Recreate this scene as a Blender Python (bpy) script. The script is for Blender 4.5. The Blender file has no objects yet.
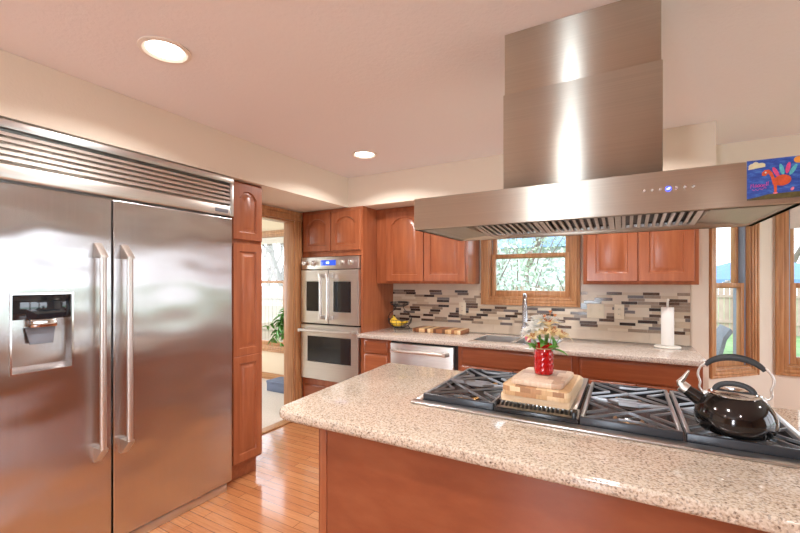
import bpy, bmesh, math, random
from mathutils import Vector, Matrix, Euler
random.seed(7)
SC = bpy.context.scene
COL = SC.collection
PI = math.pi
R = math.radians

# ------------------------------------------------------------------ camera, sky, sun, exposure
cam_data = bpy.data.cameras.new('camera')
cam_data.sensor_width = 36.0
cam_data.lens = 18.0
cam_data.shift_y = 14.5 / 800.0
cam_data.clip_start = 0.05
cam_data.clip_end = 300
camera = bpy.data.objects.new('camera', cam_data)
COL.objects.link(camera)
camera.location = (0, 0, 1.40)
camera.rotation_euler = (PI / 2, 0, math.atan2(225, 400))
SC.camera = camera

SC.view_settings.view_transform = 'Standard'
SC.view_settings.look = 'None'
SC.view_settings.gamma = 1.0
SC.view_settings.exposure = 0.7
SC.view_settings.use_curve_mapping = False

world = bpy.data.worlds.new('sky')
SC.world = world
world.use_nodes = True
wn = world.node_tree
wn.nodes.clear()
w_out = wn.nodes.new('ShaderNodeOutputWorld')
w_bg = wn.nodes.new('ShaderNodeBackground')
w_tc = wn.nodes.new('ShaderNodeTexCoord')
w_sep = wn.nodes.new('ShaderNodeSeparateXYZ')
w_rmp = wn.nodes.new('ShaderNodeValToRGB')
w_rmp.color_ramp.elements[0].position = 0.0
w_rmp.color_ramp.elements[0].color = (0.95, 0.97, 1.0, 1)
w_rmp.color_ramp.elements[1].position = 0.8
w_rmp.color_ramp.elements[1].color = (0.78, 0.88, 1.0, 1)
wn.links.new(w_tc.outputs['Generated'], w_sep.inputs[0])
wn.links.new(w_sep.outputs['Z'], w_rmp.inputs[0])
wn.links.new(w_rmp.outputs[0], w_bg.inputs['Color'])
w_bg.inputs['Strength'].default_value = 2.4
wn.links.new(w_bg.outputs[0], w_out.inputs[0])

sun = bpy.data.lights.new('sun', 'SUN')
sun.energy = 1.6
sun.angle = R(1.0)
sun.color = (1.0, 0.95, 0.86)
sun_ob = bpy.data.objects.new('sun', sun)
COL.objects.link(sun_ob)
sun_ob.rotation_euler = (R(42), 0, R(-25))


def window_light(name, loc, rot, sx, sy, power, color=(0.80, 0.90, 1.0)):
    """Daylight of an off-frame window: an area light standing in its opening."""
    l = bpy.data.lights.new(name, 'AREA')
    l.shape = 'RECTANGLE'
    l.size, l.size_y = sx, sy
    l.energy = power
    l.color = color
    o = bpy.data.objects.new(name, l)
    COL.objects.link(o)
    o.location = loc
    o.rotation_euler = rot
    return o


# daylight through the window wall on the right, the rear windows and the sunroom
window_light('daylight_right', (3.62, 2.1, 1.42), (0, R(90), 0), 1.35, 2.5, 18, (0.7, 0.84, 1.0))
window_light('daylight_rear', (-0.75, -3.02, 1.35), (R(90), 0, 0), 0.36, 1.5, 36)
window_light('daylight_sunroom', (-5.62, 2.2, 1.4), (0, R(-90), 0), 1.5, 2.4, 34)

CAN_POWER = 8.5
CAN_COLOR = (1.0, 0.96, 0.93)

# ------------------------------------------------------------------ mesh helpers


class MB:
    """collects shapes for one mesh"""

    def __init__(self, M=None):
        self.v, self.f, self.m = [], [], []
        self.M = M
        self.mi = 0

    def raw(self, verts, faces):
        b = len(self.v)
        for p in verts:
            p = Vector(p)
            self.v.append(self.M @ p if self.M else p)
        for f in faces:
            self.f.append([i + b for i in f])
            self.m.append(self.mi)

    def frombm(self, bm):
        bm.verts.index_update()
        self.raw([v.co.copy() for v in bm.verts], [[v.index for v in f.verts] for f in bm.faces])
        bm.free()

    def box(self, x0, x1, y0, y1, z0, z1, bev=0.0, seg=2):
        x0, x1 = min(x0, x1), max(x0, x1)
        y0, y1 = min(y0, y1), max(y0, y1)
        z0, z1 = min(z0, z1), max(z0, z1)
        bm = bmesh.new()
        vs = [bm.verts.new((x, y, z)) for z in (z0, z1) for (x, y) in ((x0, y0), (x1, y0), (x1, y1), (x0, y1))]
        for q in ((3, 2, 1, 0), (4, 5, 6, 7), (0, 1, 5, 4), (1, 2, 6, 5), (2, 3, 7, 6), (3, 0, 4, 7)):
            bm.faces.new([vs[i] for i in q])
        if bev > 0:
            bev = min(bev, 0.49 * min(x1 - x0, y1 - y0, z1 - z0))
            bmesh.ops.bevel(bm, geom=bm.edges[:], offset=bev, segments=seg, affect='EDGES', profile=0.5)
        self.frombm(bm)

    def prism(self, pts, vec, bev=0.0, seg=2):
        bm = bmesh.new()
        vec = Vector(vec)
        a = [bm.verts.new(Vector(p)) for p in pts]
        b = [bm.verts.new(Vector(p) + vec) for p in pts]
        n = len(pts)
        bm.faces.new(a[::-1])
        bm.faces.new(b)
        for i in range(n):
            bm.faces.new([a[i], a[(i + 1) % n], b[(i + 1) % n], b[i]])
        if bev > 0:
            sa, sb = set(a), set(b)
            ed = [e for e in bm.edges if (e.verts[0] in sa) == (e.verts[1] in sa)]
            bmesh.ops.bevel(bm, geom=ed, offset=bev, segments=seg, affect='EDGES', profile=0.5)
        self.frombm(bm)

    def loops(self, ls, cap0=True, cap1=True):
        n = len(ls[0])
        verts = [p for l in ls for p in l]
        faces = []
        for k in range(len(ls) - 1):
            for i in range(n):
                j = (i + 1) % n
                faces.append([k * n + i, k * n + j, (k + 1) * n + j, (k + 1) * n + i])
        if cap0:
            faces.append(list(range(n))[::-1])
        if cap1:
            faces.append([(len(ls) - 1) * n + i for i in range(n)])
        self.raw(verts, faces)

    def tube(self, pts, r, n=10, closed=False, flat=1.0):
        pts = [Vector(p) for p in pts]
        m = len(pts)
        rs = r if isinstance(r, (list, tuple)) else [r] * m
        t0 = (pts[1] - pts[0]).normalized()
        up = Vector((0, 0, 1)) if abs(t0.z) < 0.9 else Vector((1, 0, 0))
        nrm = t0.cross(up).normalized()
        ls = []
        for i in range(m):
            if closed:
                t = (pts[(i + 1) % m] - pts[i - 1]).normalized()
            elif i == 0:
                t = (pts[1] - pts[0]).normalized()
            elif i == m - 1:
                t = (pts[-1] - pts[-2]).normalized()
            else:
                t = (pts[i + 1] - pts[i - 1]).normalized()
            nrm = (nrm - t * nrm.dot(t))
            nrm = nrm.normalized() if nrm.length > 1e-6 else t.orthogonal().normalized()
            bn = t.cross(nrm)
            ls.append([pts[i] + (nrm * math.cos(a) + bn * math.sin(a) * flat) * rs[i]
                       for a in [2 * PI * k / n for k in range(n)]])
        if closed:
            ls.append(ls[0])
            self.loops(ls, False, False)
        else:
            self.loops(ls)

    def ring(self, c, rad, r, n=24, k=6, ry=None):
        ry = ry or rad
        self.tube([(c[0] + rad * math.cos(2 * PI * i / n), c[1] + ry * math.sin(2 * PI * i / n), c[2]) for i in range(n)], r, k, closed=True)

    def lathe(self, prof, c=(0, 0, 0), n=28, cap0=True, cap1=True, sq=(1, 1)):
        ls = []
        for (rr, z) in prof:
            ls.append([(c[0] + rr * math.cos(2 * PI * i / n) * sq[0], c[1] + rr * math.sin(2 * PI * i / n) * sq[1], c[2] + z) for i in range(n)])
        self.loops(ls, cap0, cap1)

    def cyl(self, p0, p1, r, n=16, bev=0.0):
        if bev:
            p0, p1 = Vector(p0), Vector(p1)
            d = (p1 - p0).normalized() * bev
            self.tube([p0, p0 + d, p1 - d, p1], [r - bev, r, r, r - bev], n)
        else:
            self.tube([p0, p1], r, n)

    def ball(self, c, r, sx=1, sy=1, sz=1, n=12, k=8):
        prof = [(max(1e-4, r * math.sin(PI * i / k)), -r * math.cos(PI * i / k)) for i in range(k + 1)]
        ls = []
        for (rr, z) in prof:
            ls.append([(c[0] + rr * math.cos(2 * PI * i / n) * sx, c[1] + rr * math.sin(2 * PI * i / n) * sy, c[2] + z * sz) for i in range(n)])
        self.loops(ls)


def spline(pts, sub=5):
    """Catmull-Rom through the points"""
    p = [Vector(q) for q in pts]
    p = [p[0] * 2 - p[1]] + p + [p[-1] * 2 - p[-2]]
    out = []
    for i in range(1, len(p) - 2):
        for k in range(sub):
            t = k / sub
            a, b, c, d = p[i - 1], p[i], p[i + 1], p[i + 2]
            out.append(0.5 * (2 * b + (c - a) * t + (2 * a - 5 * b + 4 * c - d) * t * t + (3 * b - a - 3 * c + d) * t ** 3))
    out.append(p[-2])
    return out


def make_object(name, mb, mats, off=Vector((0, 0, 0)), smooth=38):
    me = bpy.data.meshes.new(name)
    off = Vector(off)
    me.from_pydata([tuple(v - off) for v in mb.v], [], mb.f)
    mats = mats if isinstance(mats, (list, tuple)) else [mats]
    for m in mats:
        me.materials.append(m)
    if len(mats) > 1:
        me.polygons.foreach_set('material_index', mb.m)
    bm = bmesh.new()
    bm.from_mesh(me)
    bmesh.ops.recalc_face_normals(bm, faces=bm.faces)
    bm.to_mesh(me)
    bm.free()
    if smooth:
        me.polygons.foreach_set('use_smooth', [True] * len(me.polygons))
        me.set_sharp_from_angle(angle=R(smooth))
    me.update()
    o = bpy.data.objects.new(name, me)
    COL.objects.link(o)
    return o


def tag(o, label=None, cat=None, group=None, kind=None):
    if label:
        o['label'] = label
    if cat:
        o['category'] = cat
    if group:
        o['group'] = group
    if kind:
        o['kind'] = kind
    return o


class Thing:
    def __init__(self, name, label, cat, loc, group=None, kind=None):
        self.o = bpy.data.objects.new(name, None)
        self.o.empty_display_size = 0.05
        self.loc = Vector(loc)
        self.o.location = self.loc
        COL.objects.link(self.o)
        tag(self.o, label, cat, group, kind)

    def part(self, name, mb, mats, parent=None, label=None, smooth=38):
        o = make_object(name, mb, mats, self.loc, smooth)
        o.parent = parent if parent else self.o
        if label:
            o['label'] = label
        return o


def single(name, mb, mats, label, cat, group=None, kind=None, smooth=38):
    xs = [v.x for v in mb.v]
    ys = [v.y for v in mb.v]
    zs = [v.z for v in mb.v]
    c = Vector(((min(xs) + max(xs)) / 2, (min(ys) + max(ys)) / 2, min(zs)))
    o = make_object(name, mb, mats, c, smooth)
    o.location = c
    return tag(o, label, cat, group, kind)


def struct(name, mb, mats, label=None):
    o = single(name, mb, mats, label, None, None, 'structure')
    return o


def copy_tree(root, loc=None, rot=None, label=None, scale=None):
    r = root.copy()
    COL.objects.link(r)
    if loc is not None:
        r.location = loc
    if rot is not None:
        r.rotation_euler = rot
    if scale is not None:
        r.scale = (scale, scale, scale)
    if label:
        r['label'] = label
    for ch in list(root.children):
        c = ch.copy()
        COL.objects.link(c)
        c.parent = r
        for g in list(ch.children):
            d = g.copy()
            COL.objects.link(d)
            d.parent = c
    return r


# ------------------------------------------------------------------ materials
def srgb(r, g, b):
    def f(c):
        c /= 255.0
        return c / 12.92 if c <= 0.04045 else ((c + 0.055) / 1.055) ** 2.4
    return (f(r), f(g), f(b), 1.0)


def newmat(name):
    m = bpy.data.materials.new(name)
    m.use_nodes = True
    nt = m.node_tree
    return m, nt, nt.nodes['Principled BSDF']


def nodes_coord(nt, scale=(1, 1, 1), kind='Object', rot=(0, 0, 0)):
    tc = nt.nodes.new('ShaderNodeTexCoord')
    mp = nt.nodes.new('ShaderNodeMapping')
    mp.inputs['Scale'].default_value = scale
    mp.inputs['Rotation'].default_value = rot
    nt.links.new(tc.outputs[kind], mp.inputs['Vector'])
    return mp.outputs[0]


def noise(nt, vec, scale, detail=3, rough=0.5):
    n = nt.nodes.new('ShaderNodeTexNoise')
    n.inputs['Scale'].default_value = scale
    n.inputs['Detail'].default_value = detail
    n.inputs['Roughness'].default_value = rough
    if vec is not None:
        nt.links.new(vec, n.inputs['Vector'])
    return n.outputs['Fac']


def ramp(nt, fac, stops, interp='LINEAR'):
    r = nt.nodes.new('ShaderNodeValToRGB')
    r.color_ramp.interpolation = interp
    els = r.color_ramp.elements
    while len(els) < len(stops):
        els.new(0.5)
    for e, (p, c) in zip(els, stops):
        e.position = p
        e.color = c
    nt.links.new(fac, r.inputs[0])
    return r.outputs[0]


def bump(nt, bs, height, strength=0.2, dist=0.01):
    b = nt.nodes.new('ShaderNodeBump')
    b.inputs['Strength'].default_value = strength
    b.inputs['Distance'].default_value = dist
    nt.links.new(height, b.inputs['Height'])
    nt.links.new(b.outputs[0], bs.inputs['Normal'])


def plain(name, col, rough=0.5, metal=0.0, var=0.0, vscale=8, coat=0.0, bmp=0.0, bscale=60, emit=None, estr=0, spec=0.5):
    m, nt, bs = newmat(name)
    bs.inputs['Base Color'].default_value = col
    bs.inputs['Roughness'].default_value = rough
    bs.inputs['Metallic'].default_value = metal
    bs.inputs['Coat Weight'].default_value = coat
    bs.inputs['Specular IOR Level'].default_value = spec
    v = nodes_coord(nt)
    if var > 0:
        f = noise(nt, v, vscale, 3)
        d = tuple(c * (1 - var) for c in col[:3]) + (1,)
        l = tuple(min(1, c * (1 + var)) for c in col[:3]) + (1,)
        nt.links.new(ramp(nt, f, [(0.3, d), (0.7, l)]), bs.inputs['Base Color'])
    if bmp > 0:
        bump(nt, bs, noise(nt, v, bscale, 4), bmp, 0.004)
    if emit:
        bs.inputs['Emission Color'].default_value = emit
        bs.inputs['Emission Strength'].default_value = estr
    return m


def wood(name, dark, mid, light, stretch=(14, 14, 1.2), rough=0.35, coat=0.2, scale=3.0):
    m, nt, bs = newmat(name)
    v = nodes_coord(nt, stretch)
    f = noise(nt, v, scale, 6, 0.6)
    c = ramp(nt, f, [(0.28, dark), (0.5, mid), (0.72, light)])
    v2 = nodes_coord(nt, (1, 1, 1))
    f2 = noise(nt, v2, 2.5, 2)
    mix = nt.nodes.new('ShaderNodeMixRGB')
    mix.blend_type = 'MULTIPLY'
    mix.inputs[0].default_value = 0.5
    nt.links.new(c, mix.inputs[1])
    nt.links.new(ramp(nt, f2, [(0.3, (0.82, 0.8, 0.78, 1)), (0.7, (1, 1, 1, 1))]), mix.inputs[2])
    nt.links.new(mix.outputs[0], bs.inputs['Base Color'])
    bs.inputs['Roughness'].default_value = rough
    bs.inputs['Coat Weight'].default_value = coat
    bs.inputs['Coat Roughness'].default_value = 0.2
    bump(nt, bs, f, 0.04, 0.002)
    return m


def steel(name, col=(0.62, 0.6, 0.575, 1), rough=0.26, aniso=0.0, tang=(0, 0, 1), wave=0.0, brush=(2, 2, 300)):
    m, nt, bs = newmat(name)
    bs.inputs['Base Color'].default_value = col
    bs.inputs['Metallic'].default_value = 1.0
    bs.inputs['Roughness'].default_value = rough
    v = nodes_coord(nt, brush)
    f = noise(nt, v, 1.0, 2)
    nt.links.new(ramp(nt, f, [(0.2, tuple(c * 0.93 for c in col[:3]) + (1,)), (0.8, tuple(min(1, c * 1.05) for c in col[:3]) + (1,))]), bs.inputs['Base Color'])
    if aniso:
        bs.inputs['Anisotropic'].default_value = aniso
        cx = nt.nodes.new('ShaderNodeCombineXYZ')
        for i in range(3):
            cx.inputs[i].default_value = tang[i]
        nt.links.new(cx.outputs[0], bs.inputs['Tangent'])
    if wave:
        v2 = nodes_coord(nt, (1, 1.2, 2.2))
        bump(nt, bs, noise(nt, v2, 1.6, 1), wave, 0.05)
    return m


def glass_pane(name, tint=(0.97, 0.99, 1.0, 1)):
    m = bpy.data.materials.new(name)
    m.use_nodes = True
    nt = m.node_tree
    nt.nodes.clear()
    out = nt.nodes.new('ShaderNodeOutputMaterial')
    tr = nt.nodes.new('ShaderNodeBsdfTransparent')
    tr.inputs[0].default_value = tint
    gl = nt.nodes.new('ShaderNodeBsdfGlossy')
    gl.inputs['Roughness'].default_value = 0.0
    lw = nt.nodes.new('ShaderNodeLayerWeight')
    lw.inputs['Blend'].default_value = 0.5
    pw = nt.nodes.new('ShaderNodeMath')
    pw.operation = 'POWER'
    pw.inputs[1].default_value = 4.0
    nt.links.new(lw.outputs['Facing'], pw.inputs[0])
    fr = nt.nodes.new('ShaderNodeMath')
    fr.operation = 'MULTIPLY_ADD'
    fr.inputs[1].default_value = 0.8
    fr.inputs[2].default_value = 0.03
    nt.links.new(pw.outputs[0], fr.inputs[0])
    mx = nt.nodes.new('ShaderNodeMixShader')
    nt.links.new(fr.outputs[0], mx.inputs[0])
    nt.links.new(tr.outputs[0], mx.inputs[1])
    nt.links.new(gl.outputs[0], mx.inputs[2])
    nt.links.new(mx.outputs[0], out.inputs[0])
    return m


def granite(name, base, spots):
    m, nt, bs = newmat(name)
    v = nodes_coord(nt)
    f = noise(nt, v, 150, 2, 0.6)
    c1 = ramp(nt, f, [(0.34, spots[0]), (0.42, spots[1]), (0.5, base), (0.62, spots[2]), (0.72, base)])
    vo = nt.nodes.new('ShaderNodeTexVoronoi')
    vo.inputs['Scale'].default_value = 210
    nt.links.new(v, vo.inputs['Vector'])
    sp = nt.nodes.new('ShaderNodeSeparateColor')
    nt.links.new(vo.outputs['Color'], sp.inputs[0])
    c2 = ramp(nt, sp.outputs[0], [(0.0, spots[3]), (0.09, spots[1]), (0.2, base), (0.8, spots[2])], 'CONSTANT')
    mx = nt.nodes.new('ShaderNodeMixRGB')
    mx.inputs[0].default_value = 0.45
    nt.links.new(c1, mx.inputs[1])
    nt.links.new(c2, mx.inputs[2])
    nt.links.new(mx.outputs[0], bs.inputs['Base Color'])
    bs.inputs['Roughness'].default_value = 0.09
    return m


def stripes(name, cols, freq, axis=0, rough=0.45, rows=None):
    """random strips of wood glued side by side (rows: second axis frequency for end grain blocks)"""
    m, nt, bs = newmat(name)
    v = nodes_coord(nt)
    sp = nt.nodes.new('ShaderNodeSeparateXYZ')
    nt.links.new(v, sp.inputs[0])

    def fl(sock, k, addsock=None):
        mu = nt.nodes.new('ShaderNodeMath')
        mu.operation = 'MULTIPLY'
        mu.inputs[1].default_value = k
        nt.links.new(sock, mu.inputs[0])
        s = mu.outputs[0]
        if addsock is not None:
            ad = nt.nodes.new('ShaderNodeMath')
            ad.operation = 'ADD'
            nt.links.new(s, ad.inputs[0])
            nt.links.new(addsock, ad.inputs[1])
            s = ad.outputs[0]
        f = nt.nodes.new('ShaderNodeMath')
        f.operation = 'FLOOR'
        nt.links.new(s, f.inputs[0])
        return f.outputs[0]
    cb = nt.nodes.new('ShaderNodeCombineXYZ')
    if rows:
        ro = fl(sp.outputs[rows[0]], rows[1])
        half = nt.nodes.new('ShaderNodeMath')
        half.operation = 'MULTIPLY'
        half.inputs[1].default_value = 0.5
        nt.links.new(ro, half.inputs[0])
        nt.links.new(fl(sp.outputs[axis], freq, half.outputs[0]), cb.inputs[0])
        nt.links.new(ro, cb.inputs[1])
    else:
        nt.links.new(fl(sp.outputs[axis], freq), cb.inputs[0])
    wn_ = nt.nodes.new('ShaderNodeTexWhiteNoise')
    nt.links.new(cb.outputs[0], wn_.inputs['Vector'])
    n = len(cols)
    c = ramp(nt, wn_.outputs['Value'], [(i / n, cols[i]) for i in range(n)], 'CONSTANT')
    g = noise(nt, nodes_coord(nt, (20, 20, 4)), 8, 4)
    mx = nt.nodes.new('ShaderNodeMixRGB')
    mx.blend_type = 'MULTIPLY'
    mx.inputs[0].default_value = 0.6
    nt.links.new(c, mx.inputs[1])
    nt.links.new(ramp(nt, g, [(0.3, (0.75, 0.7, 0.65, 1)), (0.6, (1, 1, 1, 1))]), mx.inputs[2])
    nt.links.new(mx.outputs[0], bs.inputs['Base Color'])
    bs.inputs['Roughness'].default_value = rough
    return m


def floor_mat():
    m, nt, bs = newmat('oak_strip_floor')
    v = nodes_coord(nt)
    b = nt.nodes.new('ShaderNodeTexBrick')
    b.offset = 0.37
    b.inputs['Scale'].default_value = 1.0
    b.inputs['Brick Width'].default_value = 0.85
    b.inputs['Row Height'].default_value = 0.062
    b.inputs['Mortar Size'].default_value = 0.0016
    b.inputs['Mortar Smooth'].default_value = 0.1
    b.inputs['Color1'].default_value = srgb(190, 124, 80)
    b.inputs['Color2'].default_value = srgb(210, 148, 100)
    b.inputs['Mortar'].default_value = srgb(110, 64, 36)
    nt.links.new(v, b.inputs['Vector'])
    g = noise(nt, nodes_coord(nt, (2.2, 26, 1)), 4, 6, 0.62)
    mx = nt.nodes.new('ShaderNodeMixRGB')
    mx.blend_type = 'MULTIPLY'
    mx.inputs[0].default_value = 0.75
    nt.links.new(b.outputs['Color'], mx.inputs[1])
    nt.links.new(ramp(nt, g, [(0.3, (0.72, 0.62, 0.52, 1)), (0.55, (1, 0.97, 0.94, 1))]), mx.inputs[2])
    nt.links.new(mx.outputs[0], bs.inputs['Base Color'])
    bs.inputs['Roughness'].default_value = 0.22
    bs.inputs['Coat Weight'].default_value = 1.0
    bs.inputs['Coat Roughness'].default_value = 0.1
    bump(nt, bs, b.outputs['Fac'], -0.25, 0.002)
    return m


def wall_mat(name, col, bs_=0.1, scale=90):
    m, nt, bs = newmat(name)
    bs.inputs['Base Color'].default_value = col
    bs.inputs['Roughness'].default_value = 0.8
    bs.inputs['Specular IOR Level'].default_value = 0.25
    bump(nt, bs, noise(nt, nodes_coord(nt), scale, 4, 0.6), bs_, 0.01)
    return m


M_wall = wall_mat('cream_wall_paint', srgb(238, 226, 210))
M_ceil = wall_mat('textured_ceiling', srgb(242, 238, 240), 0.25, 45)
M_sunwall = wall_mat('sunroom_wall', srgb(240, 220, 192))
M_tan = wall_mat('tan_wall_paint', srgb(188, 160, 132))
M_floor = floor_mat()
M_carpet = plain('pale_carpet', srgb(225, 212, 200), 0.95, var=0.08, vscale=60, bmp=0.5, bscale=300)
M_cherry = wood('cherry_cabinet', srgb(148, 80, 48), srgb(166, 95, 60), srgb(182, 111, 73), (12, 12, 1.0), 0.33, 0.25, 2.2)
M_cherry_x = wood('cherry_cabinet_across', srgb(148, 80, 48), srgb(166, 95, 60), srgb(182, 111, 73), (1.0, 12, 12), 0.33, 0.25, 2.2)
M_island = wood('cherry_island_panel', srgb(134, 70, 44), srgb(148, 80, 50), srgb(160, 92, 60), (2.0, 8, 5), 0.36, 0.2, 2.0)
M_cherry_dark = plain('dark_cabinet_gap', srgb(86, 44, 26), 0.6, var=0.1)
M_oak = wood('oak_trim', srgb(170, 118, 76), srgb(196, 142, 96), srgb(216, 168, 120), (16, 16, 0.9), 0.4, 0.15, 3)
M_oak_x = wood('oak_trim_across', srgb(170, 118, 76), srgb(196, 142, 96), srgb(216, 168, 120), (0.9, 16, 16), 0.4, 0.15, 3)
M_steel_f = steel('brushed_steel_fridge', (0.62, 0.6, 0.6, 1), 0.22, 1.0, (0, 1, 0), 0.3, (300, 300, 2))
M_steel_h = steel('brushed_steel_hood', (0.6, 0.575, 0.51, 1), 0.36, 1.0, (0, 0, 1), 0.0, (2, 2, 320))
M_steel = steel('brushed_steel', (0.66, 0.65, 0.64, 1), 0.3)
M_steel_o = steel('oven_steel', (0.74, 0.72, 0.69, 1), 0.34)
M_steel_lt = steel('satin_nickel', (0.74, 0.71, 0.67, 1), 0.36)
M_chrome = steel('polished_chrome', (0.82, 0.82, 0.82, 1), 0.1)
M_faucet = steel('faucet_steel', (0.42, 0.42, 0.43, 1), 0.22)
M_black_glass = plain('black_glass', (0.012, 0.016, 0.022, 1), 0.06, coat=0.5)
M_black = plain('black_plastic', (0.012, 0.012, 0.013, 1), 0.4)
M_rubber = plain('dark_rubber', (0.03, 0.035, 0.04, 1), 0.45)
M_iron_sheen = plain('cast_iron_sheen', (0.42, 0.43, 0.45, 1), 0.3, 0.9)  # black grate bars coloured pale to carry their bright reflections; rails stay dark
M_rail = plain('dark_grate_rail', (0.045, 0.05, 0.06, 1), 0.3, 0.2)
M_enamel = plain('black_enamel', (0.015, 0.015, 0.017, 1), 0.25)
M_brass = plain('burner_brass', srgb(150, 112, 66), 0.4, 0.9)
M_grey_plastic = plain('grey_plastic', srgb(120, 124, 134), 0.35)
M_white = plain('white_plastic', srgb(240, 236, 226), 0.4)
M_paper = plain('paper_towel', srgb(246, 243, 238), 0.9, bmp=0.3, bscale=160)
M_ivory = plain('ivory_plate', srgb(232, 222, 200), 0.4)
M_granite = granite('beige_granite', srgb(210, 194, 174), [srgb(120, 102, 90), srgb(178, 156, 136), srgb(226, 216, 204), srgb(92, 78, 72)])
M_granite_b = granite('beige_granite_counter', srgb(202, 188, 176), [srgb(126, 108, 100), srgb(182, 164, 150), srgb(230, 222, 214), srgb(88, 78, 76)])
M_glass = glass_pane('window_glass')
M_blue_disp = plain('blue_display', (0.02, 0.03, 0.3, 1), 0.3, emit=(0.08, 0.12, 1, 1), estr=1.2)
M_lens = plain('lamp_lens', (1, 0.95, 0.88, 1), 0.5, emit=(1, 0.93, 0.82, 1), estr=7)
M_trimring = plain('lamp_trim', srgb(236, 226, 216), 0.5)
M_liner = plain('blue_grey_jamb_liner', srgb(150, 168, 196), 0.4)
M_shade_fab = plain('roller_shade_fabric', srgb(232, 224, 214), 0.9, var=0.03, vscale=80)
M_tiles = [plain('tile_cream', srgb(222, 207, 186), 0.3), plain('tile_beige', srgb(206, 186, 160), 0.3),
           plain('tile_taupe', srgb(158, 138, 120), 0.25, var=0.1, vscale=50), plain('tile_brown', srgb(98, 78, 66), 0.15, var=0.35, vscale=120),
           plain('tile_grey_glass', srgb(120, 112, 110), 0.22), plain('tile_dark', srgb(62, 50, 46), 0.18, var=0.5, vscale=140)]
M_grout = plain('grout', srgb(218, 205, 188), 0.8)
M_bigtile = plain('plain_wall_tile', srgb(214, 198, 178), 0.3, var=0.04, vscale=14)
M_board_striped = stripes('striped_board_wood', [srgb(226, 190, 140), srgb(112, 70, 44), srgb(205, 160, 110), srgb(160, 104, 66), srgb(236, 208, 164), srgb(140, 92, 60)], 34, 0)
M_board_end = stripes('end_grain_wood', [srgb(228, 196, 154), srgb(190, 144, 104), srgb(238, 210, 172), srgb(212, 174, 130), srgb(168, 124, 88)], 28, 0, 0.5, (2, 60))
M_board_light = wood('maple_board', srgb(228, 196, 158), srgb(238, 212, 176), srgb(246, 224, 194), (2, 30, 30), 0.45, 0.1, 3)
M_board_mottled = stripes('mottled_board_wood', [srgb(222, 196, 172), srgb(200, 168, 144), srgb(232, 210, 188), srgb(182, 148, 126), srgb(226, 202, 178)], 22, 0, 0.45, (1, 16))
M_board_rim = wood('board_rim', srgb(206, 158, 112), srgb(222, 178, 132), srgb(232, 194, 150), (2, 30, 30), 0.45, 0.1, 3)
M_kettle = plain('gunmetal_kettle', (0.06, 0.055, 0.054, 1), 0.1, 0.9)


def petal_mat(name, col):
    m, nt, bs = newmat(name)
    out = nt.nodes['Material Output']
    bs.inputs['Base Color'].default_value = col
    bs.inputs['Roughness'].default_value = 0.6
    tr = nt.nodes.new('ShaderNodeBsdfTranslucent')
    tr.inputs[0].default_value = col
    mx = nt.nodes.new('ShaderNodeMixShader')
    mx.inputs[0].default_value = 0.42
    nt.links.new(bs.outputs[0], mx.inputs[1])
    nt.links.new(tr.outputs[0], mx.inputs[2])
    nt.links.new(mx.outputs[0], out.inputs[0])
    return m


M_petal_w = petal_mat('white_petal', srgb(255, 255, 252))
M_petal_p = petal_mat('peach_petal', srgb(255, 240, 200))
M_petal_o = petal_mat('orange_petal', srgb(240, 160, 92))
M_petal_pink = plain('pink_petal', srgb(222, 120, 140), 0.6)
M_stamen = plain('stamen', srgb(190, 110, 50), 0.7)
M_green = plain('stem_green', srgb(96, 150, 60), 0.5, var=0.15, vscale=40)
M_leaf = plain('leaf_green', srgb(92, 158, 60), 0.45, var=0.25, vscale=30)
M_banana = plain('banana_yellow', srgb(236, 196, 56), 0.5, var=0.1, vscale=20)
M_banana_tip = plain('banana_tip', srgb(110, 84, 40), 0.7)
M_twine = plain('twine', srgb(206, 182, 140), 0.9)


def red_glass():
    m, nt, bs = newmat('red_jar_glass')
    bs.inputs['Base Color'].default_value = srgb(218, 22, 28)
    bs.inputs['Roughness'].default_value = 0.08
    bs.inputs['Transmission Weight'].default_value = 0.45
    bs.inputs['IOR'].default_value = 1.45
    bs.inputs['Coat Weight'].default_value = 0.6
    return m


M_red = red_glass()

# ------------------------------------------------------------------ the room
WX, BY, SY, SX, ZC, ZS = -2.88, 3.63, 3.08, -2.30, 2.38, 2.10


def wall_with_holes(mb, P, length, height, thick, holes, z0=0.0):
    """P maps (along, out, z); holes = [(a0,a1,z0,z1)] sorted along"""
    def bx(a0, a1, zz0, zz1):
        if a1 - a0 < 1e-4 or zz1 - zz0 < 1e-4:
            return
        lo = [P(a0, 0, zz0), P(a1, 0, zz0), P(a1, 0, zz1), P(a0, 0, zz1)]
        hi = [P(a0, thick, zz0), P(a1, thick, zz0), P(a1, thick, zz1), P(a0, thick, zz1)]
        mb.loops([lo, hi])
    a = 0
    for (h0, h1, b0, b1) in holes:
        bx(a, h0, z0, height)
        bx(h0, h1, z0, b0)
        bx(h0, h1, b1, height)
        a = h1
    bx(a, length, z0, height)


def frame(o, ud, nd):
    o, ud, nd = Vector(o), Vector(ud).normalized(), Vector(nd).normalized()
    return lambda a, n, z: o + ud * a + nd * n + Vector((0, 0, z))


mb = MB(); mb.box(-2.98, 3.72, -3.12, 4.25, -0.12, 0); struct('floor', mb, M_floor)
mb = MB(); mb.box(-5.72, -2.981, -0.5, 4.2, -0.12, -0.002); struct('floor_sunroom', mb, M_carpet)
mb = MB(); mb.box(-5.72, 3.72, -3.12, 4.25, ZC, ZC + 0.12); struct('ceiling', mb, M_ceil)

# left wall with the doorway, behind refrigerator and pantry
mb = MB()
Pl = frame((WX, -3.12, 0), (0, 1, 0), (-1, 0, 0))
wall_with_holes(mb, Pl, 3.63 + 3.12 + 0.55, ZC, 0.1, [(2.15 + 3.12, 2.965 + 3.12, 0, 2.0)])
struct('wall_left', mb, M_wall)
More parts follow.
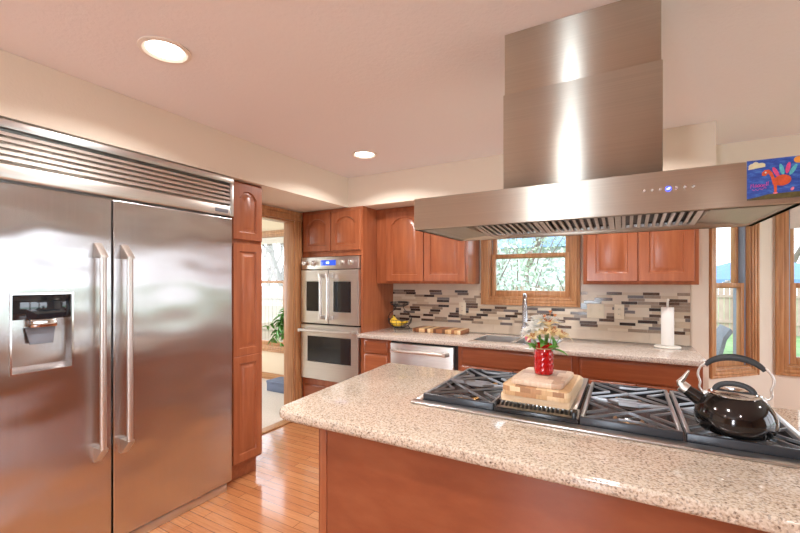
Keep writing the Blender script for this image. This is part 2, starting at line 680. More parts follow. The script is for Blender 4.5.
# back wall with the sink window
KW = (-1.10, -0.39, 1.25, 2.0)
mb = MB()
Pb = frame((WX, BY, 0), (1, 0, 0), (0, 1, 0))
wall_with_holes(mb, Pb, 0.53 - WX, ZC, 0.12, [(KW[0] - WX, KW[1] - WX, KW[2], KW[3])])
struct('wall_back', mb, M_wall)
# bay: header, angled wall, outer wall, bay ceiling
mb = MB(); mb.box(0.53, 3.72, BY, BY + 0.1, 2.12, ZC); struct('wall_header', mb, M_wall)
mb = MB(); mb.box(0.45, 3.72, BY + 0.1, 4.25, 2.12, 2.2); struct('ceiling_bay', mb, M_ceil)
q = math.sqrt(0.5)
BW1 = (0.062, 0.425, 0.75, 2.03)
Pa = frame((0.53, BY + 0.01, 0), (1, 1, 0), (-1, 1, 0))
mb = MB(); wall_with_holes(mb, Pa, 0.665, 2.14, 0.12, [BW1]); struct('wall_bay_side', mb, M_wall)
BW2 = (0.078, 1.2, 0.75, 2.03)
Pc = frame((1.0, 4.11, 0), (1, 0, 0), (0, 1, 0))
mb = MB(); wall_with_holes(mb, Pc, 2.72, 2.14, 0.12, [BW2]); struct('wall_bay_back', mb, M_wall)
# right and rear walls (behind the photographer), each with its windows
RWIN = (3.95, 6.5, 0.72, 2.12)
Pr = frame((3.6, -3.12, 0), (0, 1, 0), (1, 0, 0))
mb = MB(); wall_with_holes(mb, Pr, 7.35, ZC, 0.12, [RWIN]); struct('wall_right', mb, M_tan)
Pq = frame((-2.98, -3.0, 0), (1, 0, 0), (0, -1, 0))
mb = MB(); wall_with_holes(mb, Pq, 6.7, ZC, 0.12, [(2.04, 2.42, 0.6, 2.1)]); struct('wall_rear', mb, M_tan)
# sunroom walls
SW = (-5.05, -4.14, 0.47, 2.04)
Ps = frame((-5.72, 4.07, 0), (1, 0, 0), (0, 1, 0))
mb = MB(); wall_with_holes(mb, Ps, 5.72 - 2.98, ZC, 0.12, [(SW[0] + 5.72, SW[1] + 5.72, SW[2], SW[3])]); struct('wall_sunroom', mb, M_sunwall)
Pw = frame((-5.6, -0.5, 0), (0, 1, 0), (-1, 0, 0))
mb = MB(); wall_with_holes(mb, Pw, 4.57, ZC, 0.12, [(1.5, 3.9, 0.6, 2.1)]); struct('wall_sunroom_side', mb, M_sunwall)
mb = MB(); mb.box(-5.6, -2.98, -0.62, -0.5, 0, ZC); struct('wall_sunroom_end', mb, M_sunwall)
mb = MB(); mb.box(-5.6, -2.98, 4.052, 4.069, 0, 0.09, 0.004); struct('baseboard_sunroom', mb, M_oak_x)
# soffits above the cabinets
mb = MB()
mb.prism([(WX + 0.001, -3.0, ZS), (SX, -3.0, ZS), (SX, SY, ZS), (0.485, SY, ZS), (0.485, BY - 0.001, ZS), (WX + 0.001, BY - 0.001, ZS)], (0, 0, ZC - ZS - 0.001))
struct('soffit', mb, M_wall)

# doorway trim
t = Thing('door_1', None, None, (WX, 2.6, 0), kind='structure')
mb = MB()
for (a, b) in ((2.965, 2.99), (2.99, 3.02), (3.02, 3.055)):
    mb.box(WX, WX + (0.022 if a != 2.99 else 0.016), a, b, 0, 1.999, 0.004)
mb.box(WX, WX + 0.02, 2.06, 2.15, 0, 1.999, 0.004)
t.part('casing', mb, M_oak)
mb = MB()
for (a, b, d) in ((2.0, 2.03, 0.022), (2.03, 2.06, 0.016), (2.06, 2.092, 0.022)):
    mb.box(WX, WX + d, 2.06, 3.055, a, b, 0.004)
t.part('head_casing', mb, M_oak)
mb = MB()
mb.box(WX - 0.13, WX, 2.952, 2.966, 0, 2.0, 0.002); mb.box(WX - 0.13, WX, 2.149, 2.163, 0, 2.0, 0.002)
mb.box(WX - 0.13, WX, 2.163, 2.952, 1.985, 2.0, 0.002)
t.part('jamb', mb, M_oak)
mb = MB(); mb.box(WX - 0.1, WX, 2.163, 2.952, 0.0, 0.012, 0.004); t.part('threshold', mb, M_oak)


def make_window(name, P, hole, rail, cas=0.068, wood_m=None, liner=True, lock=True, sash=0.045, depth=0.12):
    wood_m = wood_m or M_oak
    a0, a1, z0, z1 = hole
    t = Thing(name, None, None, P((a0 + a1) / 2, 0, z0), kind='structure')

    def bar(mb, A0, A1, N0, N1, Z0, Z1, bev=0.004):
        o = P(0, 0, 0)
        u = P(1, 0, 0) - o
        n = P(0, 1, 0) - o
        M = Matrix(((u.x, n.x, 0, o.x), (u.y, n.y, 0, o.y), (0, 0, 1, o.z), (0, 0, 0, 1)))
        s = MB(M)
        s.box(A0, A1, N0, N1, Z0, Z1, bev)
        mb.raw(s.v, s.f)
    mb = MB()
    for k, (i0, i1, d) in enumerate(((0.0, 0.3, 0.012), (0.3, 0.72, 0.018), (0.72, 1.0, 0.023))):
        b0, b1 = cas * i0, cas * i1
        bar(mb, a0 - b1, a0 - b0, -d, 0, z0 - b1, z1 + b1)
        bar(mb, a1 + b0, a1 + b1, -d, 0, z0 - b1, z1 + b1)
        bar(mb, a0 - b0, a1 + b0, -d, 0, z0 - b1, z0 - b0)
        bar(mb, a0 - b0, a1 + b0, -d, 0, z1 + b0, z1 + b1)
    t.part('casing', mb, wood_m)
    mb = MB()
    j = 0.012
    bar(mb, a0, a0 + j, 0, depth, z0, z1, 0.002); bar(mb, a1 - j, a1, 0, depth, z0, z1, 0.002)
    bar(mb, a0 + j, a1 - j, 0, depth, z0, z0 + j, 0.002); bar(mb, a0 + j, a1 - j, 0, depth, z1 - j, z1, 0.002)
    t.part('jamb', mb, wood_m)
    if liner:
        mb = MB()
        for s0, s1 in ((a0 + j, a0 + j + 0.012), (a1 - j - 0.012, a1 - j)):
            bar(mb, s0, s1, 0.028, 0.11, z0 + j, z1 - j, 0.002)
        t.part('jamb_liner', mb, M_liner, label='blue-grey jamb liner')
    for nm, n0, s0, s1 in (('lower_sash', 0.03, z0 + j, rail + 0.02), ('upper_sash', 0.072, rail - 0.02, z1 - j)):
        b0, b1 = a0 + j + 0.004, a1 - j - 0.004
        mb = MB()
        bar(mb, b0, b0 + sash, n0, n0 + 0.036, s0, s1); bar(mb, b1 - sash, b1, n0, n0 + 0.036, s0, s1)
        rb = sash + 0.012 if nm == 'lower_sash' else 0.034
        rt = 0.034 if nm == 'lower_sash' else sash
        bar(mb, b0 + sash, b1 - sash, n0, n0 + 0.036, s0, s0 + rb); bar(mb, b0 + sash, b1 - sash, n0, n0 + 0.036, s1 - rt, s1)
        s = t.part(nm, mb, wood_m)
        mb = MB()
        bar(mb, b0 + sash - 0.004, b1 - sash + 0.004, n0 + 0.015, n0 + 0.021, s0 + rb - 0.004, s1 - rt + 0.004, 0)
        t.part('pane', mb, M_glass, s)
    if lock:
        mb = MB()
        c = (a0 + a1) / 2
        bar(mb, c - 0.03, c + 0.03, 0.034, 0.06, rail + 0.02, rail + 0.028, 0.003)
        bar(mb, c - 0.012, c + 0.028, 0.038, 0.052, rail + 0.028, rail + 0.04, 0.004)
        t.part('sash_lock', mb, M_steel)
    return t


make_window('window_1', Pb, (KW[0] - WX, KW[1] - WX, KW[2], KW[3]), 1.625, sash=0.04, liner=False)
make_window('window_2', Pa, BW1, 1.365, 0.06, sash=0.04)
make_window('window_3', Pc, BW2, 1.365, 0.07)
make_window('window_4', Ps, (SW[0] + 5.72, SW[1] + 5.72, SW[2], SW[3]), 1.385, 0.075, liner=False)


def grid_window(name, P, hole, n):
    a0, a1, z0, z1 = hole
    t = Thing(name, None, None, P((a0 + a1) / 2, 0, z0), kind='structure')
    mb = MB()

    def bar(A0, A1, N0, N1, Z0, Z1):
        mb.loops([[P(A0, N0, Z0), P(A1, N0, Z0), P(A1, N0, Z1), P(A0, N0, Z1)], [P(A0, N1, Z0), P(A1, N1, Z0), P(A1, N1, Z1), P(A0, N1, Z1)]])
    c = 0.07
    bar(a0 - c, a0, -0.02, 0, z0 - c, z1 + c); bar(a1, a1 + c, -0.02, 0, z0 - c, z1 + c)
    bar(a0, a1, -0.02, 0, z0 - c, z0); bar(a0, a1, -0.02, 0, z1, z1 + c)
    w = (a1 - a0) / n
    for i in range(1, n):
        bar(a0 + i * w - 0.05, a0 + i * w + 0.05, -0.01, 0.008, z0, z1)
    t.part('casing', mb, M_oak)
    return t


grid_window('window_5', Pr, RWIN, 3)
grid_window('window_6', Pq, (2.04, 2.42, 0.6, 2.1), 1)
grid_window('window_7', Pw, (1.5, 3.9, 0.6, 2.1), 3)

# ------------------------------------------------------------------ cabinets


def axes(o, a, c):
    o, a, c = Vector(o), Vector(a), Vector(c)
    return lambda x, y, z: o + a * x + Vector((0, 0, 1)) * y + c * z


def door_panel(mb, P, w, h, arch=0.0, stile=0.055, thick=0.02):
    K = 18

    def loop(ins, c, A=0.0, top=None):
        x0, x1, y0, y1 = ins, w - ins, ins, h - ins
        pts = [P(x0, y0, c), P(x1, y0, c)]
        for k in range(K + 1):
            s = k / K
            tt = 1 - 2 * s
            f = max(0.0, 1 - (tt / 0.86) ** 2) ** 0.55 if abs(tt) < 0.86 else 0.0
            pts.append(P(x1 + (x0 - x1) * s, y1 - A * (1 - f), c))
        return pts
    mb.loops([loop(0, 0), loop(0, thick - 0.004), loop(0.004, thick),
              loop(stile, thick, arch), loop(stile + 0.005, thick - 0.011, arch), loop(stile + 0.012, thick - 0.012, arch),
              loop(stile + 0.034, thick - 0.001, arch), loop(stile + 0.037, thick, arch)])


def slab_front(mb, P, w, h, thick=0.02):
    def loop(i, c):
        return [P(i, i, c), P(w - i, i, c), P(w - i, h - i, c), P(i, h - i, c)]
    mb.loops([loop(0, 0), loop(0, thick - 0.008), loop(0.004, thick - 0.004), loop(0.012, thick), loop(0.02, thick)])


# ---- refrigerator
FX = -2.30
t = Thing('refrigerator', 'wide built-in stainless steel side-by-side refrigerator along the left wall', 'refrigerator', (-2.6, 1.18, 0))
mb = MB(); mb.box(WX + 0.01, FX - 0.065, 0.56, 1.80, 0.06, 2.088); t.part('body', mb, M_steel)
# freezer door with the dispenser opening
dy0, dy1, dz0, dz1 = 0.672, 0.902, 0.988, 1.348


def rect(x, y0, y1, z0, z1):
    return [(x, y0, z0), (x, y1, z0), (x, y1, z1), (x, y0, z1)]


mb = MB()
mb.loops([rect(FX - 0.06, 0.572, 1.066, 0.06, 1.82), rect(FX - 0.004, 0.572, 1.066, 0.06, 1.82), rect(FX, 0.576, 1.062, 0.064, 1.816),
          rect(FX, dy0 + 0.01, dy1 - 0.01, dz0 + 0.01, dz1 - 0.01), rect(FX - 0.05, dy0 + 0.012, dy1 - 0.012, dz0 + 0.03, dz1 - 0.012)])
fd = t.part('freezer_door', mb, M_steel_f, smooth=20)
mb = MB()
mb.loops([rect(FX, dy0, dy1, dz0, dz1), rect(FX + 0.007, dy0 + 0.002, dy1 - 0.002, dz0 + 0.002, dz1 - 0.002), rect(FX + 0.007, dy0 + 0.008, dy1 - 0.008, dz0 + 0.008, dz1 - 0.008), rect(FX - 0.02, dy0 + 0.011, dy1 - 0.011, dz0 + 0.011, dz1 - 0.011)], False, False)
t.part('dispenser_frame', mb, M_chrome, fd, smooth=20)
mb = MB(); mb.box(FX - 0.05, FX - 0.012, dy0 + 0.013, dy1 - 0.013, 1.228, dz1 - 0.013, 0.003)
t.part('dispenser_panel', mb, M_black_glass, fd, 'dark glossy control panel')
mb = MB()
mb.box(FX - 0.05, FX - 0.008, 0.745, 0.845, 1.19, 1.227, 0.006)
mb.box(FX - 0.05, FX - 0.018, 0.72, 0.79, 1.24, 1.253, 0.004)
mb.box(FX - 0.05, FX - 0.024, 0.81, 0.835, 1.228, 1.31, 0.008)
t.part('dispenser_nozzle', mb, M_chrome, fd)
mb = MB(); mb.prism([(FX - 0.042, 0.735, 1.189), (FX - 0.042, 0.845, 1.189), (FX - 0.03, 0.832, 1.115), (FX - 0.03, 0.748, 1.115)], (0.01, 0, 0), 0.002)
t.part('dispenser_paddle', mb, M_grey_plastic, fd)
mb = MB(); mb.box(FX - 0.06, FX, 1.073, 1.788, 0.06, 1.82, 0.004)
rd = t.part('door', mb, M_steel_f, smooth=20)
for y, par in ((1.0, fd), (1.122, rd)):
    hx = FX + 0.062
    mb = MB()
    mb.cyl((hx, y, 0.56), (hx, y, 1.53), 0.0145, 20)
    for zt, zb, sg in ((1.535, 1.515, 1), (0.555, 0.575, -1)):
        mb.prism([(FX, y - 0.017, zb), (hx + 0.016, y - 0.017, zb), (hx + 0.016, y - 0.017, zt - sg * 0.012), (FX + 0.01, y - 0.017, zt + sg * 0.055), (FX, y - 0.017, zt + sg * 0.055)], (0, 0.034, 0), 0.002)
    t.part('handle', mb, M_steel_lt, par)
mb = MB()
mb.box(FX - 0.06, FX + 0.002, 0.56, 1.782, 1.832, 1.905, 0.012, 3)
mb.box(FX - 0.06, FX - 0.05, 0.56, 1.782, 1.9, 2.05)
n = 5
for i in range(n):
    z = 1.922 + i * 0.0265
    mb.prism([(FX - 0.045, 0.56, z + 0.004), (FX - 0.004, 0.56, z - 0.008), (FX, 0.56, z - 0.006), (FX - 0.006, 0.56, z + 0.009), (FX - 0.04, 0.56, z + 0.013)], (0, 1.212, 0))
t.part('grille', mb, M_steel_lt, smooth=30)
mb = MB()
mb.box(FX - 0.06, FX + 0.006, 0.56, 1.80, 2.052, 2.089, 0.003)
mb.box(FX - 0.06, FX + 0.004, 1.772, 1.80, 1.832, 2.052, 0.003)
t.part('trim_frame', mb, M_steel)
mb = MB(); mb.box(FX + 0.002, FX + 0.005, 1.66, 1.755, 1.85, 1.874, 0.001); t.part('badge', mb, M_grey_plastic, label='small grey badge plate')
mb = MB(); mb.box(FX - 0.05, FX - 0.012, 1.70, 1.785, 1.8215, 1.8315, 0.002); t.part('hinge', mb, M_black)
mb = MB(); mb.box(FX - 0.1, FX - 0.012, 0.58, 1.76, 0.0, 0.052, 0.006); t.part('toe_grille', mb, M_steel)

# ---- pantry cabinet
PX = -2.35
t = Thing('pantry_cabinet', 'tall narrow cherry pantry cabinet beside the refrigerator', 'cabinet', (-2.6, 1.95, 0))
mb = MB(); mb.box(WX + 0.025, PX, 1.812, 2.082, 0.115, 2.096, 0.002); t.part('body', mb, M_cherry)
mb = MB(); mb.box(WX + 0.025, PX - 0.045, 1.812, 2.07, 0, 0.114); t.part('toe_kick', mb, M_cherry_x)
P = axes((PX, 1.822, 1.688), (0, 1, 0), (1, 0, 0))
mb = MB(); door_panel(mb, P, 0.25, 0.395, 0.045, 0.052); t.part('upper_door', mb, M_cherry)
mb = MB()
door_panel(mb, axes((PX, 1.822, 0.135), (0, 1, 0), (1, 0, 0)), 0.25, 0.74, 0, 0.052)
door_panel(mb, axes((PX, 1.822, 0.875), (0, 1, 0), (1, 0, 0)), 0.25, 0.785, 0, 0.052)
t.part('lower_door', mb, M_cherry)

# ---- oven tower
TY = 3.06
TX0, TX1 = -2.858, -2.12
t = Thing('oven_cabinet', 'tall cherry cabinet holding the double wall oven beside the doorway', 'cabinet', (-2.49, 3.34, 0))
mb = MB()
mb.box(TX0, -2.845, TY, BY - 0.005, 0.1, 2.096); mb.box(-2.135, TX1, TY, BY - 0.005, 0.1, 2.096)
mb.box(-2.845, -2.135, BY - 0.02, BY - 0.005, 0.1, 2.096); mb.box(-2.845, -2.135, TY, BY - 0.02, 1.64, 2.096)
mb.box(-2.845, -2.135, TY, BY - 0.02, 0.1, 0.425)
t.part('body', mb, M_cherry)
mb = MB(); mb.box(TX0, TX1, TY + 0.07, BY - 0.01, 0, 0.1); t.part('toe_kick', mb, M_cherry_x)
for x in (-2.832, -2.478):
    mb = MB(); door_panel(mb, axes((x, TY, 1.69), (1, 0, 0), (0, -1, 0)), 0.346, 0.375, 0.05, 0.055); t.part('door', mb, M_cherry)
mb = MB(); slab_front(mb, axes((-2.83, TY, 0.13), (1, 0, 0), (0, -1, 0)), 0.68, 0.235); t.part('drawer', mb, M_cherry_x)

OX0, OX1, OY = -2.842, -2.138, 3.03
t = Thing('double_wall_oven', 'stainless double wall oven with french doors above a drop door', 'oven', (-2.49, 3.3, 0.43))
mb = MB(); mb.box(OX0 + 0.005, OX1 - 0.005, OY + 0.03, BY - 0.06, 0.432, 1.63); t.part('body', mb, M_black)
mb = MB(); mb.box(OX0, OX1, OY - 0.004, OY + 0.029, 1.515, 1.634, 0.004); cp = t.part('control_panel', mb, M_steel_o)
mb = MB(); mb.box(-2.588, -2.405, OY - 0.007, OY - 0.003, 1.55, 1.602, 0.001); t.part('display', mb, plain('oven_display', (0.01, 0.03, 0.2, 1), 0.15, emit=(0.05, 0.12, 0.7, 1), estr=0.7), cp)
mb = MB(); mb.box(-2.52, -2.485, OY - 0.0085, OY - 0.006, 1.566, 1.586); t.part('clock_digits', mb, plain('clock_light', (0.6, 0.8, 1, 1), 0.4, emit=(0.55, 0.75, 1, 1), estr=1.5), cp)
for x in (-2.785, -2.685, -2.335, -2.225):
    mb = MB(Matrix.Translation((x, OY - 0.004, 1.575)) @ Matrix.Rotation(R(90), 4, 'X'))
    mb.lathe([(0.031, 0), (0.031, 0.006), (0.024, 0.008), (0.022, 0.03), (0.019, 0.034)], n=22)
    mb.box(-0.004, 0.004, -0.02, 0.02, 0.03, 0.037, 0.002)
    t.part('knob', mb, M_steel_lt, cp)


def framed(mb, x0, x1, z0, z1, wx0, wx1, wz0, wz1, y0, y1):
    def rc(y, i, w=False):
        a = (wx0, wx1, wz0, wz1) if w else (x0, x1, z0, z1)
        return [(a[0] + i, y, a[2] + i), (a[1] - i, y, a[2] + i), (a[1] - i, y, a[3] - i), (a[0] + i, y, a[3] - i)]
    mb.loops([rc(y1, 0), rc(y0 + 0.004, 0), rc(y0, 0.004), rc(y0, -0.004, True), rc(y0 + 0.006, 0.0, True)])


for (x0, x1, w0, w1, hx) in ((OX0, -2.493, -2.768, -2.59, -2.535), (-2.487, OX1, -2.43, -2.225, -2.445)):
    mb = MB(); framed(mb, x0, x1, 0.985, 1.508, w0, w1, 1.105, 1.395, OY - 0.012, OY + 0.029)
    d = t.part('french_door', mb, M_steel_o, smooth=20)
    mb = MB(); mb.box(w0 + 0.001, w1 - 0.001, OY - 0.0105, OY - 0.0065, 1.106, 1.394); t.part('window', mb, M_black_glass, d)
    mb = MB()
    mb.cyl((hx, OY - 0.075, 1.05), (hx, OY - 0.075, 1.45), 0.013, 14)
    for z in (1.05, 1.45):
        mb.prism([(hx - 0.015, OY - 0.013, z - 0.022), (hx - 0.015, OY - 0.088, z - 0.013), (hx - 0.015, OY - 0.088, z + 0.013), (hx - 0.015, OY - 0.013, z + 0.022)], (0.03, 0, 0), 0.003)
    t.part('handle', mb, M_steel_lt, d)
mb = MB(); framed(mb, OX0, OX1, 0.435, 0.97, -2.755, -2.225, 0.61, 0.858, OY - 0.012, OY + 0.029)
d = t.part('drop_door', mb, M_steel_o, smooth=20)
mb = MB(); mb.box(-2.754, -2.226, OY - 0.0105, OY - 0.0065, 0.611, 0.857); t.part('window', mb, M_black_glass, d)
mb = MB()
mb.cyl((-2.80, OY - 0.075, 0.918), (-2.18, OY - 0.075, 0.918), 0.013, 14)
for x in (-2.80, -2.18):
    mb.prism([(x - 0.022, OY - 0.013, 0.903), (x - 0.013, OY - 0.088, 0.903), (x + 0.013, OY - 0.088, 0.903), (x + 0.022, OY - 0.013, 0.903)], (0, 0, 0.03), 0.003)
t.part('handle', mb, M_steel_lt, d)

# ---- base cabinets under the back counter
CY = 3.035


def base_cabinet(name, label, x0, x1, fronts):
    t = Thing(name, label, 'cabinet', ((x0 + x1) / 2, 3.3, 0))
    mb = MB()
    mb.box(x0, x0 + 0.018, CY, BY - 0.01, 0.1, 0.883); mb.box(x1 - 0.018, x1, CY, BY - 0.01, 0.1, 0.883)
    mb.box(x0 + 0.018, x1 - 0.018, BY - 0.025, BY - 0.01, 0.1, 0.883); mb.box(x0 + 0.018, x1 - 0.018, CY, BY - 0.025, 0.1, 0.118)
    mb.box(x0 + 0.018, x1 - 0.018, CY, CY + 0.02, 0.118, 0.883)
    t.part('body', mb, M_cherry)
    mb = MB(); mb.box(x0 + 0.002, x1 - 0.002, CY + 0.06, CY + 0.08, 0, 0.099); t.part('toe_kick', mb, M_cherry_x)
    for (nm, a0, a1, z0, z1) in fronts:
        P = axes((a0, CY, z0), (1, 0, 0), (0, -1, 0))
        mb = MB()
        if nm == 'door':
            door_panel(mb, P, a1 - a0, z1 - z0, 0, 0.055)
            t.part('door', mb, M_cherry)
        else:
            slab_front(mb, P, a1 - a0, z1 - z0)
            t.part(nm, mb, M_cherry_x)
    return t


base_cabinet('drawer_cabinet', 'narrow cherry drawer cabinet between the oven cabinet and the dishwasher', -2.118, -1.80,
             [('drawer', -2.075, -1.825, 0.752, 0.868), ('drawer', -2.075, -1.825, 0.44, 0.74), ('drawer', -2.075, -1.825, 0.13, 0.428)])
base_cabinet('sink_base_cabinet', 'cherry base cabinet under the sink', -1.17, -0.292,
             [('false_drawer_front', -1.135, -0.325, 0.74, 0.868), ('door', -1.135, -0.735, 0.13, 0.725), ('door', -0.725, -0.325, 0.13, 0.725)])
base_cabinet('base_cabinet', 'cherry base cabinet at the right end of the back counter', -0.29, 0.415,
             [('drawer', -0.268, 0.395, 0.74, 0.868), ('door', -0.268, 0.06, 0.13, 0.725), ('door', 0.068, 0.395, 0.13, 0.725)])

t = Thing('dishwasher', 'stainless dishwasher with bar handle under the back counter', 'dishwasher', (-1.49, 3.3, 0))
mb = MB(); mb.box(-1.796, -1.174, CY + 0.005, BY - 0.05, 0.01, 0.875); t.part('body', mb, M_black)
mb = MB(); mb.box(-1.785, -1.2, CY - 0.03, CY + 0.004, 0.11, 0.862, 0.005); d = t.part('door', mb, M_steel_o)
mb = MB(); mb.cyl((-1.735, CY - 0.085, 0.806), (-1.255, CY - 0.085, 0.806), 0.013, 14)
for x in (-1.735, -1.255):
    mb.prism([(x - 0.022, CY - 0.03, 0.79), (x - 0.014, CY - 0.099, 0.79), (x + 0.014, CY - 0.099, 0.79), (x + 0.022, CY - 0.03, 0.79)], (0, 0, 0.03), 0.003)
t.part('handle', mb, M_steel_lt, d)
mb = MB(); mb.box(-1.79, -1.18, CY + 0.0, CY + 0.004, 0.02, 0.105); t.part('toe_panel', mb, M_black)

# ---- back countertop with sink cut-outs
SK = [(-1.085, -0.78, 3.14, 3.50), (-0.755, -0.445, 3.14, 3.50)]
cx0, cx1, cy0, cy1 = -2.118, 0.432, 2.972, BY - 0.002
mb = MB()
mb.box(cx0, SK[0][0], cy0, cy1, 0.885, 0.92, 0.006); mb.box(SK[1][1], cx1, cy0, cy1, 0.885, 0.92, 0.006)
mb.box(SK[0][0] - 0.01, SK[1][1] + 0.01, cy0, SK[0][2], 0.885, 0.92, 0.006); mb.box(SK[0][0] - 0.01, SK[1][1] + 0.01, SK[0][3], cy1, 0.885, 0.92, 0.006)
mb.box(SK[0][1], SK[1][0], SK[0][2] - 0.01, SK[0][3] + 0.01, 0.885, 0.915, 0.004)
single('countertop', mb, M_granite_b, 'speckled beige granite worktop along the back wall with the sink', 'countertop')

t = Thing('sink', 'double bowl stainless sink set in the back counter', 'sink', (-0.77, 3.32, 0.7))
for (x0, x1, y0, y1) in SK:
    mb = MB()

    def rr(i, z):
        return [(x0 + i, y0 + i, z), (x1 - i, y0 + i, z), (x1 - i, y1 - i, z), (x0 + i, y1 - i, z)]
    mb.loops([rr(0.001, 0.884), rr(0.001, 0.9185), rr(0.004, 0.9185), rr(0.012, 0.75), rr(0.04, 0.72)], False, True)
    b = t.part('bowl', mb, M_steel)
    mb = MB(); mb.lathe([(0.04, 0), (0.04, 0.004), (0.02, 0.002)], ((x0 + x1) / 2, (y0 + y1) / 2, 0.721), 18); t.part('drain', mb, M_steel, b)

t = Thing('faucet', 'tall gooseneck chrome faucet behind the sink under the window', 'faucet', (-0.755, 3.55, 0.92))
fx, fy = -0.765, 3.555
mb = MB(); mb.lathe([(0.034, 0), (0.034, 0.008), (0.026, 0.014), (0.022, 0.08), (0.02, 0.09)], (fx, fy, 0.92), 20); t.part('base', mb, M_faucet)
mb = MB()
pts = [(fx, fy, 1.0), (fx, fy, 1.2)] + [(fx + 0.012 * (1 - math.cos(a)) * 2, fy - 0.085 * (1 - math.cos(a)), 1.2 + 0.085 * math.sin(a)) for a in [PI * k / 12 for k in range(1, 13)]]
pts.append((fx + 0.05, fy - 0.175, 1.15))
mb.tube(pts, 0.0135, 12); t.part('spout', mb, M_faucet)
mb = MB(); mb.tube([(fx + 0.048, fy - 0.172, 1.17), (fx + 0.05, fy - 0.175, 1.15), (fx + 0.052, fy - 0.18, 1.06)], [0.016, 0.018, 0.02], 14); t.part('spray_head', mb, M_faucet)
mb = MB(); mb.tube([(fx + 0.02, fy, 0.985), (fx + 0.05, fy - 0.005, 0.995), (fx + 0.09, fy - 0.012, 1.03)], [0.012, 0.009, 0.006], 10); t.part('lever', mb, M_faucet)

# ---- backsplash
mb = MB()
bx0, bx1 = TX1 + 0.002, 0.42
mb.mi = 0
holes = [(bx0, KW[0] - 0.07, 0.92, 1.372), (KW[0] - 0.07, KW[1] + 0.07, 0.92, 1.178), (KW[1] + 0.07, bx1, 0.92, 1.372)]
for (a, b, z0, z1) in holes:
    mb.box(a, b, BY - 0.006, BY - 0.001, z0 + 0.001, z1)


def clip_tile(x0, x1, z0, z1, mi, dep):
    segs = [(x0, x1)]
    if z1 > 1.178:
        out = []
        for (a, b) in segs:
            if a < KW[0] - 0.07:
                out.append((a, min(b, KW[0] - 0.07)))
            if b > KW[1] + 0.07:
                out.append((max(a, KW[1] + 0.07), b))
        segs = out
    for (a, b) in segs:
        if b - a > 0.01:
            mb.mi = mi
            mb.box(a + 0.001, b - 0.001, BY - 0.006 - dep, BY - 0.005, z0 + 0.001, z1 - 0.001)


x = bx0
while x < bx1:
    e = min(bx1, x + 0.152)
    clip_tile(x, e, 0.921, 1.0, 1, 0.005)
    clip_tile(x, e, 1.312, 1.372, 1, 0.005)
    x = e
rowh = 0.312 / 13
for r in range(13):
    x = bx0 - random.uniform(0.0, 0.1)
    k = random.randrange(6)
    while x < bx1:
        L = random.choice([0.1, 0.15, 0.15, 0.2])
        k += 1
        if k % 2:
            mi = random.choices([4, 5, 6, 7, 3], [0.2, 0.34, 0.14, 0.16, 0.16])[0]
            L = random.choice([0.11, 0.13])
        else:
            mi = random.choices([2, 3, 4], [0.55, 0.35, 0.1])[0]
            L = random.choice([0.11, 0.14, 0.16])
        a, b = max(x, bx0), min(x + L, bx1)
        if b - a > 0.005:
            clip_tile(a, b, 1.0 + r * rowh, 1.0 + (r + 1) * rowh, mi, random.choice([0.005, 0.006, 0.0075]))
        x += L
struct('wall_backsplash', mb, [M_grout, M_bigtile] + M_tiles)
mb = MB(); mb.box(bx1, bx1 + 0.012, BY - 0.014, BY - 0.001, 0.921, 1.372, 0.002); struct('trim_1', mb, M_bigtile)

# ---- outlets


def outlet(label, x0, x1, z0, z1, kinds):
    t = Thing('wall_outlet' if 'switch' not in kinds else 'switch_plate', label, 'outlet' if 'switch' not in kinds else 'switch', ((x0 + x1) / 2, BY - 0.012, z0))
    yb = BY - 0.0135
    mb = MB(); mb.box(x0, x1, yb - 0.006, yb, z0, z1, 0.003); t.part('plate', mb, M_ivory)
    w = (x1 - x0) / len(kinds)
    for i, k in enumerate(kinds):
        c = x0 + w * (i + 0.5)
        zc = (z0 + z1) / 2
        if k == 'outlet':
            for dz in (-0.02, 0.02):
                mb = MB(); mb.box(c - 0.014, c + 0.014, yb - 0.009, yb - 0.0055, zc + dz - 0.013, zc + dz + 0.013, 0.002)
                r_ = t.part('receptacle', mb, M_ivory)
                mb = MB()
                for dx in (-0.005, 0.005):
                    mb.box(c + dx - 0.0012, c + dx + 0.0012, yb - 0.0098, yb - 0.0088, zc + dz - 0.004, zc + dz + 0.005)
                t.part('slot', mb, M_black, r_)
        else:
            mb = MB(); mb.prism([(c - 0.005, yb - 0.0055, zc - 0.012), (c - 0.005, yb - 0.013, zc + 0.006), (c - 0.005, yb - 0.013, zc + 0.01), (c - 0.005, yb - 0.0055, zc + 0.012)], (0.01, 0, 0)); t.part('toggle', mb, M_ivory)


outlet('ivory outlet plate on the tiles left of the sink window', -1.385, -1.315, 1.08, 1.197, ['outlet'])
outlet('wide ivory double switch plate on the tiles right of the sink window', -0.273, -0.148, 1.098, 1.215, ['switch', 'switch'])
outlet('single ivory outlet plate nearest the paper towel holder', -0.075, -0.005, 1.098, 1.215, ['outlet'])

# ---- upper cabinets
UY = 3.30


def upper_cabinet(label, x0, x1, doors, arch):
    t = Thing('upper_cabinet', label, 'cabinet', ((x0 + x1) / 2, 3.45, 1.37))
    mb = MB(); mb.box(x0, x1, UY, BY - 0.002, 1.375, 2.096, 0.002); t.part('body', mb, M_cherry)
    for (a0, a1) in doors:
        mb = MB(); door_panel(mb, axes((a0, UY, 1.397), (1, 0, 0), (0, -1, 0)), a1 - a0, 0.66, arch, 0.06); t.part('door', mb, M_cherry)


upper_cabinet('cherry two-door wall cabinet left of the sink window', TX1 + 0.002, -1.185, [(-2.0, -1.605), (-1.597, -1.205)], 0.055)
upper_cabinet('cherry two-door wall cabinet right of the sink window', -0.275, 0.43, [(-0.25, 0.077), (0.085, 0.405)], 0.055)

